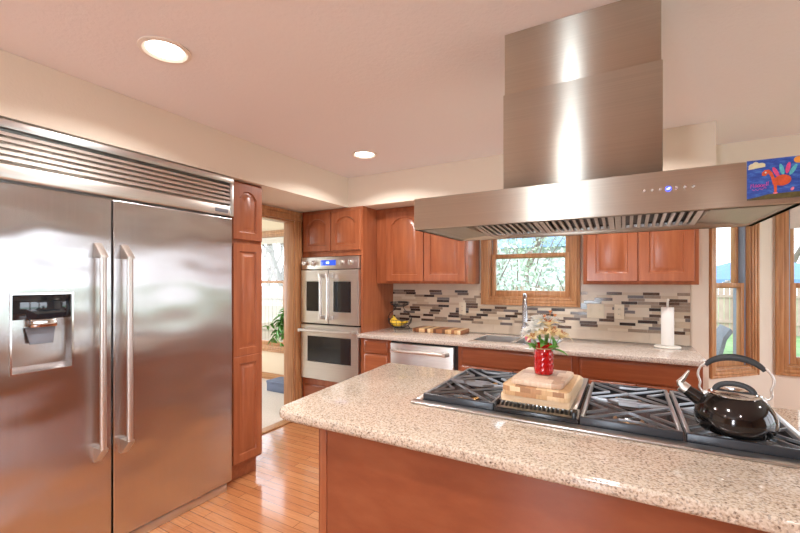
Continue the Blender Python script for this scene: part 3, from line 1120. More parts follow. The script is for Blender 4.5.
# ------------------------------------------------------------------ island
t = Thing('kitchen_island', 'large cherry kitchen island base in the foreground', 'kitchen island', (0.1, 1.56, 0))
mb = MB(); mb.box(-0.985, 1.25, 1.155, 1.96, 0.0, 0.79, 0.002); mb.box(-0.985, -0.77, 1.155, 1.96, 0.79, 0.884); mb.box(0.50, 1.25, 1.155, 1.96, 0.79, 0.884); mb.box(-0.77, 0.50, 1.155, 1.35, 0.79, 0.884)
t.part('body', mb, M_cherry)
mb = MB(); mb.box(-0.99, -0.955, 1.146, 1.155, 0.0, 0.884, 0.002); mb.box(-0.991, -0.985, 1.146, 1.2, 0, 0.884, 0.001); t.part('corner_post', mb, M_cherry)
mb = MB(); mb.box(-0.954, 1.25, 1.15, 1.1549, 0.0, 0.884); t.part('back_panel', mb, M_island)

mb = MB()
arc = [(-1.15 + 0.045 + 0.045 * math.cos(a), 1.08 + 0.045 + 0.045 * math.sin(a)) for a in [PI + (PI / 2) * k / 6 for k in range(7)]]
out = arc + [(1.38, 1.08), (1.38, 2.03), (0.464, 2.03), (0.464, 1.397), (-0.726, 1.397), (-0.726, 2.03), (-1.2, 2.03), (-1.218, 2.012)]
mb.prism([(x, y, 0.885) for (x, y) in out], (0, 0, 0.035), 0.011, 3)
single('island_countertop', mb, M_granite, 'speckled beige granite worktop on the island around the rangetop', 'countertop')

# ---- rangetop
t = Thing('rangetop', 'stainless gas rangetop with black grates in the island', 'rangetop', (-0.15, 1.7, 0.885))
RX0, RX1, RY0, RY1 = -0.724, 0.462, 1.399, 2.02
mb = MB(); mb.box(RX0 + 0.003, RX1 - 0.003, RY0 + 0.003, RY1, 0.80, 0.908); t.part('tray', mb, M_enamel)
mb = MB()
mb.box(RX0 - 0.012, RX1 + 0.012, RY0 - 0.014, RY0 + 0.034, 0.921, 0.929, 0.003); mb.box(RX0 - 0.012, RX0 + 0.018, RY0 + 0.034, RY1, 0.921, 0.929, 0.003)
mb.box(RX1 - 0.018, RX1 + 0.012, RY0 + 0.034, RY1, 0.921, 0.929, 0.003); mb.box(RX0 + 0.018, RX1 - 0.018, RY1 - 0.03, RY1, 0.908, 0.93, 0.003)
t.part('trim', mb, M_steel)
mods = [(-0.705, -0.419), (-0.130, 0.151), (0.158, 0.444)]
GZ = 0.952


def bar2(mb, p0, p1, w=0.0062, h=0.008, z=GZ):
    p0, p1 = Vector((p0[0], p0[1], 0)), Vector((p1[0], p1[1], 0))
    d = (p1 - p0).normalized()
    n = Vector((-d.y, d.x, 0)) * w / 2
    b = [p0 - n, p1 - n, p1 + n, p0 + n]
    s = [Vector((q_.x, q_.y, z - h)) for q_ in b]
    n2 = n * 0.6
    tp = [Vector((q_.x, q_.y, z)) for q_ in (p0 - n2, p1 - n2, p1 + n2, p0 + n2)]
    mb.loops([s, tp])


gy0, gy1 = RY0 + 0.042, RY1 - 0.04
gm = (gy0 + gy1) / 2
for (x0, x1) in mods:
    mb = MB()
    e = 0.008
    mb.box(x0, x0 + 0.013, gy0 + 0.014, gy1 - 0.014, GZ - 0.014, GZ, 0.003); mb.box(x1 - 0.013, x1, gy0 + 0.014, gy1 - 0.014, GZ - 0.014, GZ, 0.003)
    bar2(mb, (x0 + 0.01, gm), (x1 - 0.01, gm), 0.011, 0.012)
    xc = (x0 + x1) / 2
    for (ya, yb) in ((gy0 + 0.01, gm), (gm, gy1 - 0.01)):
        yc = (ya + yb) / 2
        bar2(mb, (x0 + 0.01, ya), (x1 - 0.01, yb)); bar2(mb, (x0 + 0.01, yb), (x1 - 0.01, ya))
        for sx, xe in ((-1, x0 + 0.012), (1, x1 - 0.012)):
            for sy in (-1, 1):
                bar2(mb, (xe, yc + sy * 0.065), (xc + sx * 0.065, yc))
        for sy, ye in ((-1, ya), (1, yb)):
            pts = [(xc - 0.07, ye), (xc - 0.03, ye - sy * 0.035), (xc + 0.03, ye - sy * 0.035), (xc + 0.07, ye)]
            for i in range(3):
                bar2(mb, pts[i], pts[i + 1])
    g = t.part('grate', mb, M_iron_sheen)
    for (ya, yb) in ((gy0, gy0 + 0.014), (gy1 - 0.014, gy1)):
        mb = MB(); mb.box(x0, x1, ya, yb, 0.912, GZ, 0.004); t.part('grate_rail', mb, M_rail, g)
    for yc in ((gy0 + 0.01 + gm) / 2, (gm + gy1 - 0.01) / 2):
        mb = MB(); mb.lathe([(0.085, 0), (0.088, 0.003), (0.07, 0.006), (0.06, 0.003)], (xc, yc, 0.9085), 24); bb = t.part('burner_bowl', mb, M_enamel)
        mb = MB(); mb.lathe([(0.045, 0.004), (0.047, 0.016), (0.04, 0.02)], (xc, yc, 0.9085), 20); mb2 = t.part('burner', mb, M_brass)
        mb = MB(); mb.lathe([(0.036, 0.02), (0.037, 0.025), (0.03, 0.028), (0.001, 0.029)], (xc, yc, 0.9085), 20); t.part('burner_cap', mb, M_enamel, mb2)
# griddle between the grates
mb = MB()
mb.box(-0.414, -0.135, gy0, gy1, 0.909, 0.934, 0.003)
mb.box(-0.414, -0.135, gy0 - 0.002, gy0, 0.909, 0.942, 0.0008)
for s0, s1 in ((-0.414, -0.408), (-0.141, -0.155)):
    mb.box(s0, s1, gy0, gy1, 0.934, 0.962, 0.002)
g = t.part('griddle', mb, M_enamel)
mb = MB(); mb.box(-0.407, -0.142, gy0 + 0.045, gy1 - 0.004, 0.9345, 0.964, 0.004); t.part('griddle_cover', mb, M_steel, g)
mb = MB()
va, vb = (gy0 + 0.001, 0.944), (gy0 + 0.044, 0.963)


def vbar(x0, x1, f0, f1):
    pa = (va[0] + (vb[0] - va[0]) * f0, va[1] + (vb[1] - va[1]) * f0)
    pb = (va[0] + (vb[0] - va[0]) * f1, va[1] + (vb[1] - va[1]) * f1)
    mb.loops([[(x0, pa[0], pa[1]), (x1, pa[0], pa[1]), (x1, pb[0], pb[1]), (x0, pb[0], pb[1])],
              [(x0, pa[0] + 0.002, pa[1] - 0.003), (x1, pa[0] + 0.002, pa[1] - 0.003), (x1, pb[0] + 0.002, pb[1] - 0.003), (x0, pb[0] + 0.002, pb[1] - 0.003)]])


vbar(-0.414, -0.135, 0.0, 0.22)
vbar(-0.414, -0.135, 0.85, 1.0)
for i in range(20):
    x = -0.412 + 0.275 * i / 19.0
    vbar(x - 0.0025, x + 0.0025, 0.22, 0.85)
t.part('vent_grille', mb, M_steel, g)

# ---- cutting boards on the griddle


def board(mb, x0, x1, y0, y1, z0, z1, r=0.012, rot=0.0):
    c = Vector(((x0 + x1) / 2, (y0 + y1) / 2))
    pts = []
    for (cx, cy, a0) in ((x1 - r, y1 - r, 0), (x0 + r, y1 - r, 90), (x0 + r, y0 + r, 180), (x1 - r, y0 + r, 270)):
        for k in range(5):
            a = R(a0 + 90 * k / 4)
            p = Vector((cx + r * math.cos(a), cy + r * math.sin(a))) - c
            p = Matrix.Rotation(rot, 2) @ p + c
            pts.append((p.x, p.y, z0))
    mb.prism(pts, (0, 0, z1 - z0), 0.004, 2)


t = Thing('cutting_board', 'pale maple cutting board at the bottom of the stack on the rangetop', 'cutting board', (-0.29, 1.65, 0.965))
mb = MB(); board(mb, -0.388, -0.155, 1.43, 1.84, 0.972, 0.999, 0.01, R(-1)); t.part('slab', mb, M_board_light)
mb = MB(); mb.box(-0.375, -0.35, 1.46, 1.82, 0.9645, 0.9725); mb.box(-0.19, -0.168, 1.46, 1.82, 0.9645, 0.9725); t.part('foot', mb, M_board_light)
mb = MB(); board(mb, -0.375, -0.15, 1.405, 1.70, 0.9995, 1.036, 0.022, R(-3)); single('cutting_board', mb, M_board_end, 'thick end grain block cutting board in the middle of the stack', 'cutting board')
mb = MB(); board(mb, -0.347, -0.175, 1.42, 1.655, 1.0365, 1.056, 0.018, R(-4)); single('cutting_board', mb, M_board_mottled, 'smallest mottled cutting board on top of the stack under the red jar', 'cutting board')

# ---- red jar vase with flowers
VX, VY, VZ = -0.262, 1.55, 1.0565
t = Thing('jar_vase', 'red textured glass jar vase standing on the cutting boards', 'vase', (VX, VY, VZ))
mb = MB()
prof = [(0.026, 0), (0.032, 0.004), (0.034, 0.012)]
nn = 9
ls = []
N = 32
for (rr, z) in prof:
    ls.append([(VX + rr * math.cos(2 * PI * i / N), VY + rr * math.sin(2 * PI * i / N), VZ + z) for i in range(N)])
for k in range(1, 22):
    z = 0.012 + 0.072 * k / 22
    ls.append([(VX + (0.0345 + 0.0016 * math.cos(8 * (2 * PI * i / N) + PI * (k // 3)) * math.sin(PI * (k % 3 + 0.5) / 3)) * math.cos(2 * PI * i / N),
                VY + (0.0345 + 0.0016 * math.cos(8 * (2 * PI * i / N) + PI * (k // 3)) * math.sin(PI * (k % 3 + 0.5) / 3)) * math.sin(2 * PI * i / N), VZ + z) for i in range(N)])
for (rr, z) in ((0.034, 0.086), (0.029, 0.094), (0.029, 0.098), (0.031, 0.1), (0.029, 0.104), (0.03, 0.112), (0.0275, 0.113), (0.0265, 0.1), (0.026, 0.094), (0.031, 0.085), (0.031, 0.012), (0.02, 0.008)):
    ls.append([(VX + rr * math.cos(2 * PI * i / N), VY + rr * math.sin(2 * PI * i / N), VZ + z) for i in range(N)])
mb.loops(ls)
t.part('jar', mb, M_red)
mb = MB(); mb.ring((VX, VY, VZ + 0.0965), 0.0305, 0.0016, 28); mb.tube([(VX + 0.03, VY - 0.006, VZ + 0.097), (VX + 0.04, VY - 0.012, VZ + 0.094), (VX + 0.052, VY - 0.014, VZ + 0.086)], 0.0012, 5)
t.part('twine', mb, M_twine)


def petal(mb, M, L, W, curl, n=6, cup=0.25):
    """a curved petal along +x, rising by curl"""
    vs, fs = [], []
    for i in range(n + 1):
        s = i / n
        w = W * math.sin(PI * (0.12 + 0.88 * s) ** 0.8) * 0.5 + 0.0008
        x = L * s
        z = curl(s) * L
        for j, tt in enumerate((-1, 0, 1)):
            vs.append(M @ Vector((x, tt * w, z + abs(tt) * cup * w)))
    for i in range(n):
        for j in range(2):
            a = i * 3 + j
            fs.append([a, a + 1, a + 4, a + 3])
    mb.raw(vs, fs)


FZ = VZ + 0.05


def flower(name, label, kind, L, rot, group=None):
    t = Thing(name, label, 'flower', (VX, VY, FZ), group)
    o = t.loc
    mb = MB(); mb.tube([o + Vector((0, 0, 0)), o + Vector((0.0, 0, L * 0.5)), o + Vector((0, 0, L))], 0.0016, 6); t.part('stem', mb, M_green)
    top = Matrix.Translation(o + Vector((0, 0, L)))
    mb = MB()
    if kind == 'lily':
        for k in range(6):
            a = 2 * PI * k / 6
            petal(mb, top @ Matrix.Rotation(a, 4, 'Z') @ Matrix.Rotation(R(-38 if k % 2 else -30), 4, 'Y'), 0.046, 0.022, lambda s: 0.35 * s - 0.55 * s * s * s, 7)
        t.part('petals', mb, M_petal_p)
        mb = MB()
        for k in range(6):
            a = 2 * PI * k / 6 + 0.3
            mb.tube([top @ Vector((0, 0, 0)), top @ Vector((0.006 * math.cos(a), 0.006 * math.sin(a), 0.02)), top @ Vector((0.011 * math.cos(a), 0.011 * math.sin(a), 0.026))], [0.0006, 0.0006, 0.0014], 5)
        t.part('stamens', mb, M_stamen)
    elif kind == 'mum':
        for ring_, (nk, tilt, l_) in enumerate(((13, -4, 0.042), (12, -22, 0.039), (10, -42, 0.034), (8, -60, 0.026), (5, -76, 0.018))):
            for k in range(nk):
                a = 2 * PI * (k + 0.5 * (ring_ % 2)) / nk
                petal(mb, top @ Matrix.Rotation(a, 4, 'Z') @ Matrix.Rotation(R(tilt), 4, 'Y'), l_, 0.017, lambda s: 0.12 * s - 0.2 * s * s, 4)
        t.part('petals', mb, M_petal_w)
    elif kind == 'sprig':
        for k in range(7):
            a = k * 2.4
            c = top @ Vector((0.02 * math.cos(a), 0.02 * math.sin(a), -0.045 + 0.009 * k))
            mb.tube([top @ Vector((0, 0, -0.06 + 0.008 * k)), c], 0.0008, 5)
            for j in range(5):
                petal(mb, Matrix.Translation(c) @ Matrix.Rotation(2 * PI * j / 5, 4, 'Z') @ Matrix.Rotation(R(-45), 4, 'Y'), 0.012, 0.007, lambda s: 0.1 * s, 3)
        t.part('petals', mb, M_petal_o)
    elif kind == 'bud':
        mb.lathe([(0.002, -0.004), (0.008, 0.004), (0.01, 0.014), (0.006, 0.024), (0.001, 0.028)], tuple(o + Vector((0, 0, L))), 12)
        t.part('petals', mb, M_petal_pink)
    elif kind == 'leaf':
        for k in range(3):
            petal(mb, Matrix.Translation(o + Vector((0, 0, L * (0.7 + 0.12 * k)))) @ Matrix.Rotation(k * 2.3, 4, 'Z') @ Matrix.Rotation(R(-35), 4, 'Y'), 0.05, 0.018, lambda s: 0.2 * s - 0.5 * s * s, 7)
        t.part('leaves', mb, M_leaf)
    t.o.rotation_euler = rot
    return t.o


def lean(deg, az):
    """stem leaning deg from upright towards azimuth az (degrees, 0=+x, 90=+y)"""
    v = Vector((math.sin(R(deg)) * math.cos(R(az)), math.sin(R(deg)) * math.sin(R(az)), math.cos(R(deg))))
    return Vector((0, 0, 1)).rotation_difference(v).to_euler()


l0 = flower('alstroemeria', 'peach lily flower at the front centre of the bouquet in the red jar', 'lily', 0.105, lean(18, 288), 'peach lilies in the red jar')
for (dg, az, sc, lb) in ((30, 238, 0.9, 'peach lily flower leaning lowest to the left over the jar rim'), (24, 322, 1.0, 'peach lily flower at the right front of the bouquet'),
                         (9, 315, 1.2, 'peach lily flower at the top middle of the bouquet, above the front one'), (33, 355, 1.0, 'peach lily flower leaning furthest right out of the jar')):
    copy_tree(l0, None, lean(dg, az), lb, sc)
m0 = flower('chrysanthemum', 'white chrysanthemum furthest left in the bouquet', 'mum', 0.115, lean(26, 205), 'white chrysanthemums in the red jar')
for (dg, az, sc, lb) in ((14, 238, 1.12, 'white chrysanthemum at the upper left middle of the bouquet, beside the top lily'), (12, 40, 1.22, 'white chrysanthemum at the top right of the bouquet'),
                         (9, 160, 1.24, 'white chrysanthemum at the top back of the bouquet')):
    copy_tree(m0, None, lean(dg, az), lb, sc)
flower('filler_sprig', 'airy orange flower sprig rising above the bouquet in the red jar', 'sprig', 0.168, lean(8, 20))
flower('flower_bud', 'small pink flower bud low at the left of the bouquet', 'bud', 0.085, lean(36, 205))
f0 = flower('leaf_stem', 'green leafy stem hanging over the front rim of the red jar', 'leaf', 0.07, lean(23, 285), 'leafy stems in the red jar')
for (dg, az, sc, lb) in ((38, 345, 1.1, 'green leafy stem reaching right out of the red jar'), (33, 215, 0.95, 'green leafy stem at the left side of the red jar')):
    copy_tree(f0, None, lean(dg, az), lb, sc)

# ---- kettle
KX, KY, KZ = 0.285, 1.535, GZ + 0.0005
t = Thing('kettle', 'dark gunmetal whistling kettle with looped handle on the right grate', 'kettle', (KX, KY, KZ))
KM = Matrix.Translation((KX, KY, KZ)) @ Matrix.Rotation(R(-10), 4, 'Z') @ Matrix.Diagonal((0.95, 0.95, 0.95, 1))
mb = MB(KM)
mb.lathe([(0.082, 0), (0.09, 0.003), (0.099, 0.016), (0.104, 0.034), (0.103, 0.052), (0.096, 0.074), (0.084, 0.094), (0.071, 0.108), (0.062, 0.115), (0.058, 0.116)], n=48)
t.part('body', mb, M_kettle)
mb = MB(KM)
mb.lathe([(0.066, 0.1135), (0.067, 0.117), (0.061, 0.1195), (0.058, 0.119)], n=40)
t.part('lid_ring', mb, M_chrome)
mb = MB(KM)
mb.lathe([(0.058, 0.117), (0.05, 0.123), (0.03, 0.128), (0.001, 0.13)], n=40)
lid = t.part('lid', mb, M_chrome)
mb = MB(KM)
mb.tube([(-0.047 * math.cos(a), 0.0, 0.121 + 0.026 * math.sin(a)) for a in [PI * k / 14 for k in range(15)]], 0.0055, 10, flat=1.6)
t.part('lid_handle', mb, M_rubber, lid)
mb = MB(KM)
mb.tube([(-0.075, 0, 0.075), (-0.1, 0, 0.092), (-0.128, 0, 0.112)], [0.027, 0.021, 0.0165], 18)
sp = t.part('spout', mb, M_kettle)
mb = MB(KM)
mb.tube([(-0.122, 0, 0.108), (-0.137, 0, 0.119)], 0.0195, 16)
mb.tube([(-0.140, 0, 0.118), (-0.142, 0, 0.13), (-0.13, 0, 0.146), (-0.116, 0, 0.172)], [0.014, 0.016, 0.012, 0.006], 10, flat=0.6)
mb.cyl((-0.137, -0.018, 0.127), (-0.137, 0.018, 0.127), 0.006, 10)
t.part('whistle', mb, M_steel_lt, sp)
mb = MB(KM)
hd = None
pts = [(0.082 * math.sin(a), 0, 0.168 + 0.062 * math.cos(a)) for a in [R(-62 + 124 * k / 18) for k in range(19)]]
rs = [0.0045 + 0.0028 * math.sin(PI * k / 18) for k in range(19)]
mb.tube(pts, rs, 12, flat=1.5)
hd = t.part('handle', mb, M_rubber)
for sx in (-1, 1):
    mb = MB(KM)
    mb.tube(spline([(sx * 0.071, 0, 0.108), (sx * 0.083, 0, 0.114), (sx * 0.088, 0, 0.125), (sx * 0.086, 0, 0.14), (sx * 0.092, 0, 0.165), (sx * 0.086, 0, 0.188), (sx * 0.072, 0, 0.204), (sx * 0.055, 0, 0.213)]), 0.0036, 10)
    mb.cyl((sx * 0.071, -0.01, 0.108), (sx * 0.071, 0.01, 0.108), 0.007, 12)
    t.part('handle_wire', mb, M_steel_lt, hd)

# ------------------------------------------------------------------ range hood
HX0, HX1, HY0, HY1, HZ0, HZ1 = -0.765, 0.43, 1.48, 2.02, 1.612, 1.741
t = Thing('range_hood', 'large stainless island range hood hanging from the ceiling', 'range hood', (-0.17, 1.75, HZ0))
mb = MB()


def hr(i, z, s=0.0):
    return [(HX0 + i, HY0 + i, z), (HX1 - i, HY0 + i, z), (HX1 - i, HY1 - i, z), (HX0 + i, HY1 - i, z)]


FXa, FXb, FYa, FYb = -0.60, 0.245, 1.515, 1.985


def fr_(z):
    return [(FXa, FYa, z), (FXb, FYa, z), (FXb, FYb, z), (FXa, FYb, z)]


mb.loops([hr(0.002, HZ1), hr(0, HZ1 - 0.002), hr(0, HZ0 + 0.003), hr(0.003, HZ0), hr(0.02, HZ0), hr(0.028, HZ0 + 0.006), fr_(HZ0 + 0.02), fr_(HZ0 + 0.10)])
can = t.part('canopy', mb, M_steel_h, smooth=20)
w = (FXb - FXa) / 3
for k in range(3):
    x0 = FXa + k * w
    mb = MB()
    mb.mi = 0
    zf, zr = HZ0 + 0.055, HZ0 + 0.012

    def sl(a0, a1, y0, y1, h=0.012, up=0.0):
        z0_ = zf + (zr - zf) * (y0 - FYa) / (FYb - FYa) + up
        z1_ = zf + (zr - zf) * (y1 - FYa) / (FYb - FYa) + up
        mb.loops([[(a0, y0, z0_), (a1, y0, z0_), (a1, y1, z1_), (a0, y1, z1_)], [(a0, y0, z0_ + h), (a1, y0, z0_ + h), (a1, y1, z1_ + h), (a0, y1, z1_ + h)]])
    for (a0, a1, y0, y1) in ((x0 + 0.002, x0 + 0.022, FYa + 0.002, FYb - 0.002), (x0 + w - 0.022, x0 + w - 0.002, FYa + 0.002, FYb - 0.002)):
        sl(a0, a1, y0, y1)
    sl(x0 + 0.022, x0 + w - 0.022, FYa + 0.002, FYa + 0.03)
    sl(x0 + 0.022, x0 + w - 0.022, FYb - 0.03, FYb - 0.002)
    nb = 9
    s = (w - 0.044) / nb
    for i in range(nb):
        a = x0 + 0.022 + i * s
        sl(a + 0.18 * s, a + 0.62 * s, FYa + 0.03, FYb - 0.03, 0.008)
    mb.mi = 1
    sl(x0 + 0.004, x0 + w - 0.004, FYa + 0.004, FYb - 0.004, 0.003, 0.016)
    t.part('baffle_filter', mb, [M_steel, M_black])
mb = MB(); mb.box(-0.422, 0.11, 1.588, 1.927, HZ1 - 0.001, 2.138, 0.002); ch = t.part('chimney', mb, M_steel_h)
mb = MB(); mb.box(-0.418, 0.106, 1.593, 1.922, 2.137, ZC - 0.001, 0.002); t.part('chimney_sleeve', mb, M_steel_h, ch)
mb = MB(); mb.box(HX0 + 0.15, 0.05, 1.585, 1.93, HZ1, HZ1 + 0.006, 0.002); t.part('collar', mb, M_steel_h)
for x in (0.053, 0.074, 0.095, 0.138, 0.159, 0.180):
    mb = MB(Matrix.Translation((x, HY0, 1.684)) @ Matrix.Rotation(R(90), 4, 'X')); mb.lathe([(0.0045, -0.001), (0.0045, 0.004), (0.0035, 0.0055)], n=14); t.part('button', mb, M_chrome)
mb = MB(Matrix.Translation((0.1165, HY0, 1.684)) @ Matrix.Rotation(R(90), 4, 'X')); mb.lathe([(0.0085, -0.001), (0.0085, 0.002), (0.0075, 0.003)], n=20); t.part('display', mb, M_blue_disp)
mb = MB(); mb.box(0.112, 0.115, HY0 - 0.0042, HY0 - 0.0028, 1.681, 1.686); mb.box(0.1165, 0.1185, HY0 - 0.0042, HY0 - 0.0028, 1.681, 1.688); mb.box(0.1185, 0.121, HY0 - 0.0042, HY0 - 0.0028, 1.684, 1.688); t.part('display_digits', mb, plain('digit_light', (0.7, 0.75, 1, 1), 0.4, emit=(0.6, 0.65, 1, 1), estr=1.5))

# ---- child's drawing held on the hood
DX0, DX1, DZ0, DZ1 = 0.303, 0.428, 1.629, 1.741
DYF = HY0 - 0.0012


def paint(name):
    m, nt, bs = newmat(name)
    v = nodes_coord(nt, (30, 30, 95), rot=(0, R(25), 0))
    f = noise(nt, v, 1.2, 5, 0.7)
    nt.links.new(ramp(nt, f, [(0.3, srgb(28, 52, 138)), (0.5, srgb(44, 84, 184)), (0.62, srgb(70, 122, 208)), (0.72, srgb(86, 158, 206))]), bs.inputs['Base Color'])
    bs.inputs['Roughness'].default_value = 0.5
    return m


t = Thing('child_drawing', 'blue child drawing of an orange bird stuck on the hood front', 'drawing', ((DX0 + DX1) / 2, DYF, DZ0))
mb = MB(); mb.box(DX0, DX1, DYF - 0.0004, DYF + 0.001, DZ0, DZ1); t.part('sheet', mb, paint('crayon_blue'))
layer = [0]


def dpt(fx, fy, y):
    return (DX0 + (DX1 - DX0) * min(1.0, fx * 0.885), y, DZ1 - (DZ1 - DZ0) * fy)


def blob(mb, pts, lay):
    y = DYF - 0.0005 - 0.00025 * lay
    mb.prism([dpt(max(0.0, min(1.2, a)), max(0.0, min(1, b)), y) for (a, b) in pts], (0, -0.0002, 0))


def ell(cx, cy, rx, ry, rot=0, n=20):
    return [(cx + rx * math.cos(a) * math.cos(rot) - ry * math.sin(a) * math.sin(rot), cy + rx * math.cos(a) * math.sin(rot) + ry * math.sin(a) * math.cos(rot)) for a in [2 * PI * k / n for k in range(n)]]


mb = MB(); blob(mb, [(0, 0.97), (0.2, 0.93), (0.4, 0.88), (0.6, 0.87), (1.2, 0.86), (1.2, 1), (0, 1)], 0); t.part('painted_ground', mb, plain('crayon_olive', srgb(92, 84, 40), 0.6, var=0.35, vscale=120))
mb = MB(); blob(mb, ell(0.12, 0.15, 0.09, 0.07), 0); blob(mb, ell(0.17, 0.12, 0.07, 0.075), 1); blob(mb, ell(0.27, 0.14, 0.09, 0.06), 2); blob(mb, [(0.02, 0.23), (0.04, 0.16), (0.34, 0.13), (0.36, 0.19)], 3); t.part('painted_cloud', mb, plain('crayon_cream', srgb(222, 220, 182), 0.6, var=0.08, vscale=90))
mb = MB(); blob(mb, ell(0.99, 0.09, 0.1, 0.085), 0); t.part('painted_sun', mb, plain('crayon_sun', srgb(240, 160, 60), 0.6, var=0.1, vscale=90))
M_cp = plain('crayon_pink', srgb(224, 80, 140), 0.6, var=0.2, vscale=150)
M_ct = plain('crayon_teal', srgb(90, 190, 205), 0.6, var=0.2, vscale=150)
for (cx, cy, ro, m_) in ((0.56, 0.35, 1.15, M_cp), (0.67, 0.29, 1.35, M_ct), (0.785, 0.27, 1.75, M_cp), (0.88, 0.32, 2.05, M_ct)):
    mb = MB(); blob(mb, ell(cx, cy, 0.14, 0.042, ro), 1); t.part('painted_feather', mb, m_)
mb = MB()
blob(mb, ell(0.68, 0.56, 0.165, 0.135, -0.15), 3)
blob(mb, [(0.5, 0.66), (0.46, 0.45), (0.41, 0.36), (0.36, 0.42), (0.29, 0.41), (0.29, 0.33), (0.35, 0.27), (0.43, 0.27), (0.49, 0.35), (0.53, 0.48), (0.58, 0.6)], 4)
blob(mb, [(0.51, 0.6), (0.58, 0.64), (0.57, 0.85), (0.525, 0.85)], 5)
t.part('painted_bird', mb, plain('crayon_orange', srgb(214, 88, 44), 0.6, var=0.18, vscale=130))
mb = MB(); blob(mb, ell(0.36, 0.335, 0.018, 0.024), 6); t.part('painted_eye', mb, M_petal_w)
M_cr = plain('crayon_rose', srgb(240, 130, 150), 0.6)
mb = MB(); blob(mb, ell(0.865, 0.79, 0.03, 0.045, 0.5), 1); t.part('painted_spot', mb, M_cr)
mb = MB(); blob(mb, ell(0.545, 0.865, 0.045, 0.02), 6); t.part('painted_foot', mb, M_cr)
mb = MB()
y = DYF - 0.0009


def stroke(pts, r=0.0013):
    mb.tube([dpt(a, b, y) for (a, b) in pts], r, 6, flat=0.5)


x_ = 0.07
stroke([(x_, 0.70), (x_ + 0.01, 0.60), (x_ + 0.03, 0.66), (x_ + 0.05, 0.59), (x_ + 0.065, 0.69)])
for k in range(3):
    xx = 0.155 + k * 0.055
    stroke([(xx + 0.035, 0.62), (xx + 0.01, 0.62), (xx, 0.655), (xx + 0.015, 0.685), (xx + 0.035, 0.66), (xx + 0.038, 0.63), (xx + 0.045, 0.685)])
stroke([(0.325, 0.65), (0.355, 0.645), (0.35, 0.62), (0.325, 0.63), (0.325, 0.67), (0.36, 0.675)])
stroke([(0.385, 0.57), (0.378, 0.66), (0.39, 0.67)]); stroke([(0.415, 0.56), (0.408, 0.65), (0.42, 0.66)])
stroke([(0.1, 0.73), (0.14, 0.77), (0.17, 0.73), (0.21, 0.77), (0.25, 0.72), (0.29, 0.75), (0.33, 0.71), (0.38, 0.72)])
t.part('scribbled_writing', mb, plain('crayon_magenta', srgb(236, 96, 190), 0.6))

# ------------------------------------------------------------------ counter items
t = Thing('fruit_basket', 'black wire two-tier fruit basket on the back counter beside the oven cabinet', 'fruit basket', (-1.955, 3.47, 0.92))
bx_, by_ = -1.955, 3.47
mb = MB()
for (z, r_) in ((1.02, 0.12), (0.985, 0.112), (0.955, 0.088), (0.94, 0.05)):
    mb.ring((bx_, by_, z), r_, 0.003)
for k in range(14):
    a = 2 * PI * k / 14
    mb.tube([(bx_ + r_ * math.cos(a), by_ + r_ * math.sin(a), z) for (r_, z) in ((0.12, 1.02), (0.112, 0.985), (0.088, 0.955), (0.05, 0.94), (0.005, 0.938))], 0.002, 5)
t.part('lower_bowl', mb, M_black)
mb = MB()
for (z, r_) in ((1.19, 0.095), (1.165, 0.085), (1.15, 0.05)):
    mb.ring((bx_, by_, z), r_, 0.003)
for k in range(12):
    a = 2 * PI * k / 12
    mb.tube([(bx_ + r_ * math.cos(a), by_ + r_ * math.sin(a), z) for (r_, z) in ((0.095, 1.19), (0.085, 1.165), (0.05, 1.15), (0.005, 1.148))], 0.002, 5)
t.part('upper_bowl', mb, M_black)
mb = MB()
for sx in (-1, 1):
    mb.tube([(bx_ + sx * q_[0], by_, q_[1]) for q_ in ((0.112, 0.985), (0.135, 1.03), (0.11, 1.08), (0.06, 1.11), (0.04, 1.14), (0.06, 1.158))], 0.0035, 8)
t.part('upright', mb, M_black)
for k in range(3):
    a = 2 * PI * k / 3 + 0.5
    mb = MB(); mb.tube([(bx_ + 0.085 * math.cos(a), by_ + 0.085 * math.sin(a), 0.953), (bx_ + 0.1 * math.cos(a), by_ + 0.1 * math.sin(a), 0.935), (bx_ + 0.09 * math.cos(a), by_ + 0.09 * math.sin(a), 0.923)], 0.004, 8); t.part('foot', mb, M_black)
t = Thing('banana_bunch', 'bunch of yellow bananas lying in the wire basket', 'bananas', (bx_, by_, 0.95))
for k in range(4):
    off = -0.045 + 0.03 * k
    mb = MB()
    pts, rs = [], []
    for i in range(9):
        s = i / 8
        a = R(200 + 130 * s)
        pts.append((bx_ + 0.075 * math.cos(a) * 1.1, by_ - 0.05 + off * (0.5 + s * 0.7) + 0.03, 1.035 + 0.07 * math.sin(a) + 0.012 * k * (1 - s)))
        rs.append(0.016 * (0.35 + 0.65 * math.sin(PI * min(1, max(0.0, 0.08 + 0.86 * s))) ** 0.6))
    mb.tube(pts, rs, 10)
    b = t.part('banana', mb, M_banana)
mb = MB(); mb.tube([(bx_ - 0.078, by_ - 0.02, 1.03), (bx_ - 0.07, by_ - 0.015, 1.06)], [0.012, 0.008], 8); t.part('stalk', mb, M_banana_tip)

mb = MB(); board(mb, -1.755, -1.265, 3.36, 3.575, 0.9205, 0.957, 0.008); single('cutting_board', mb, M_board_striped, 'striped light and dark wood cutting board lying on the back counter', 'cutting board')

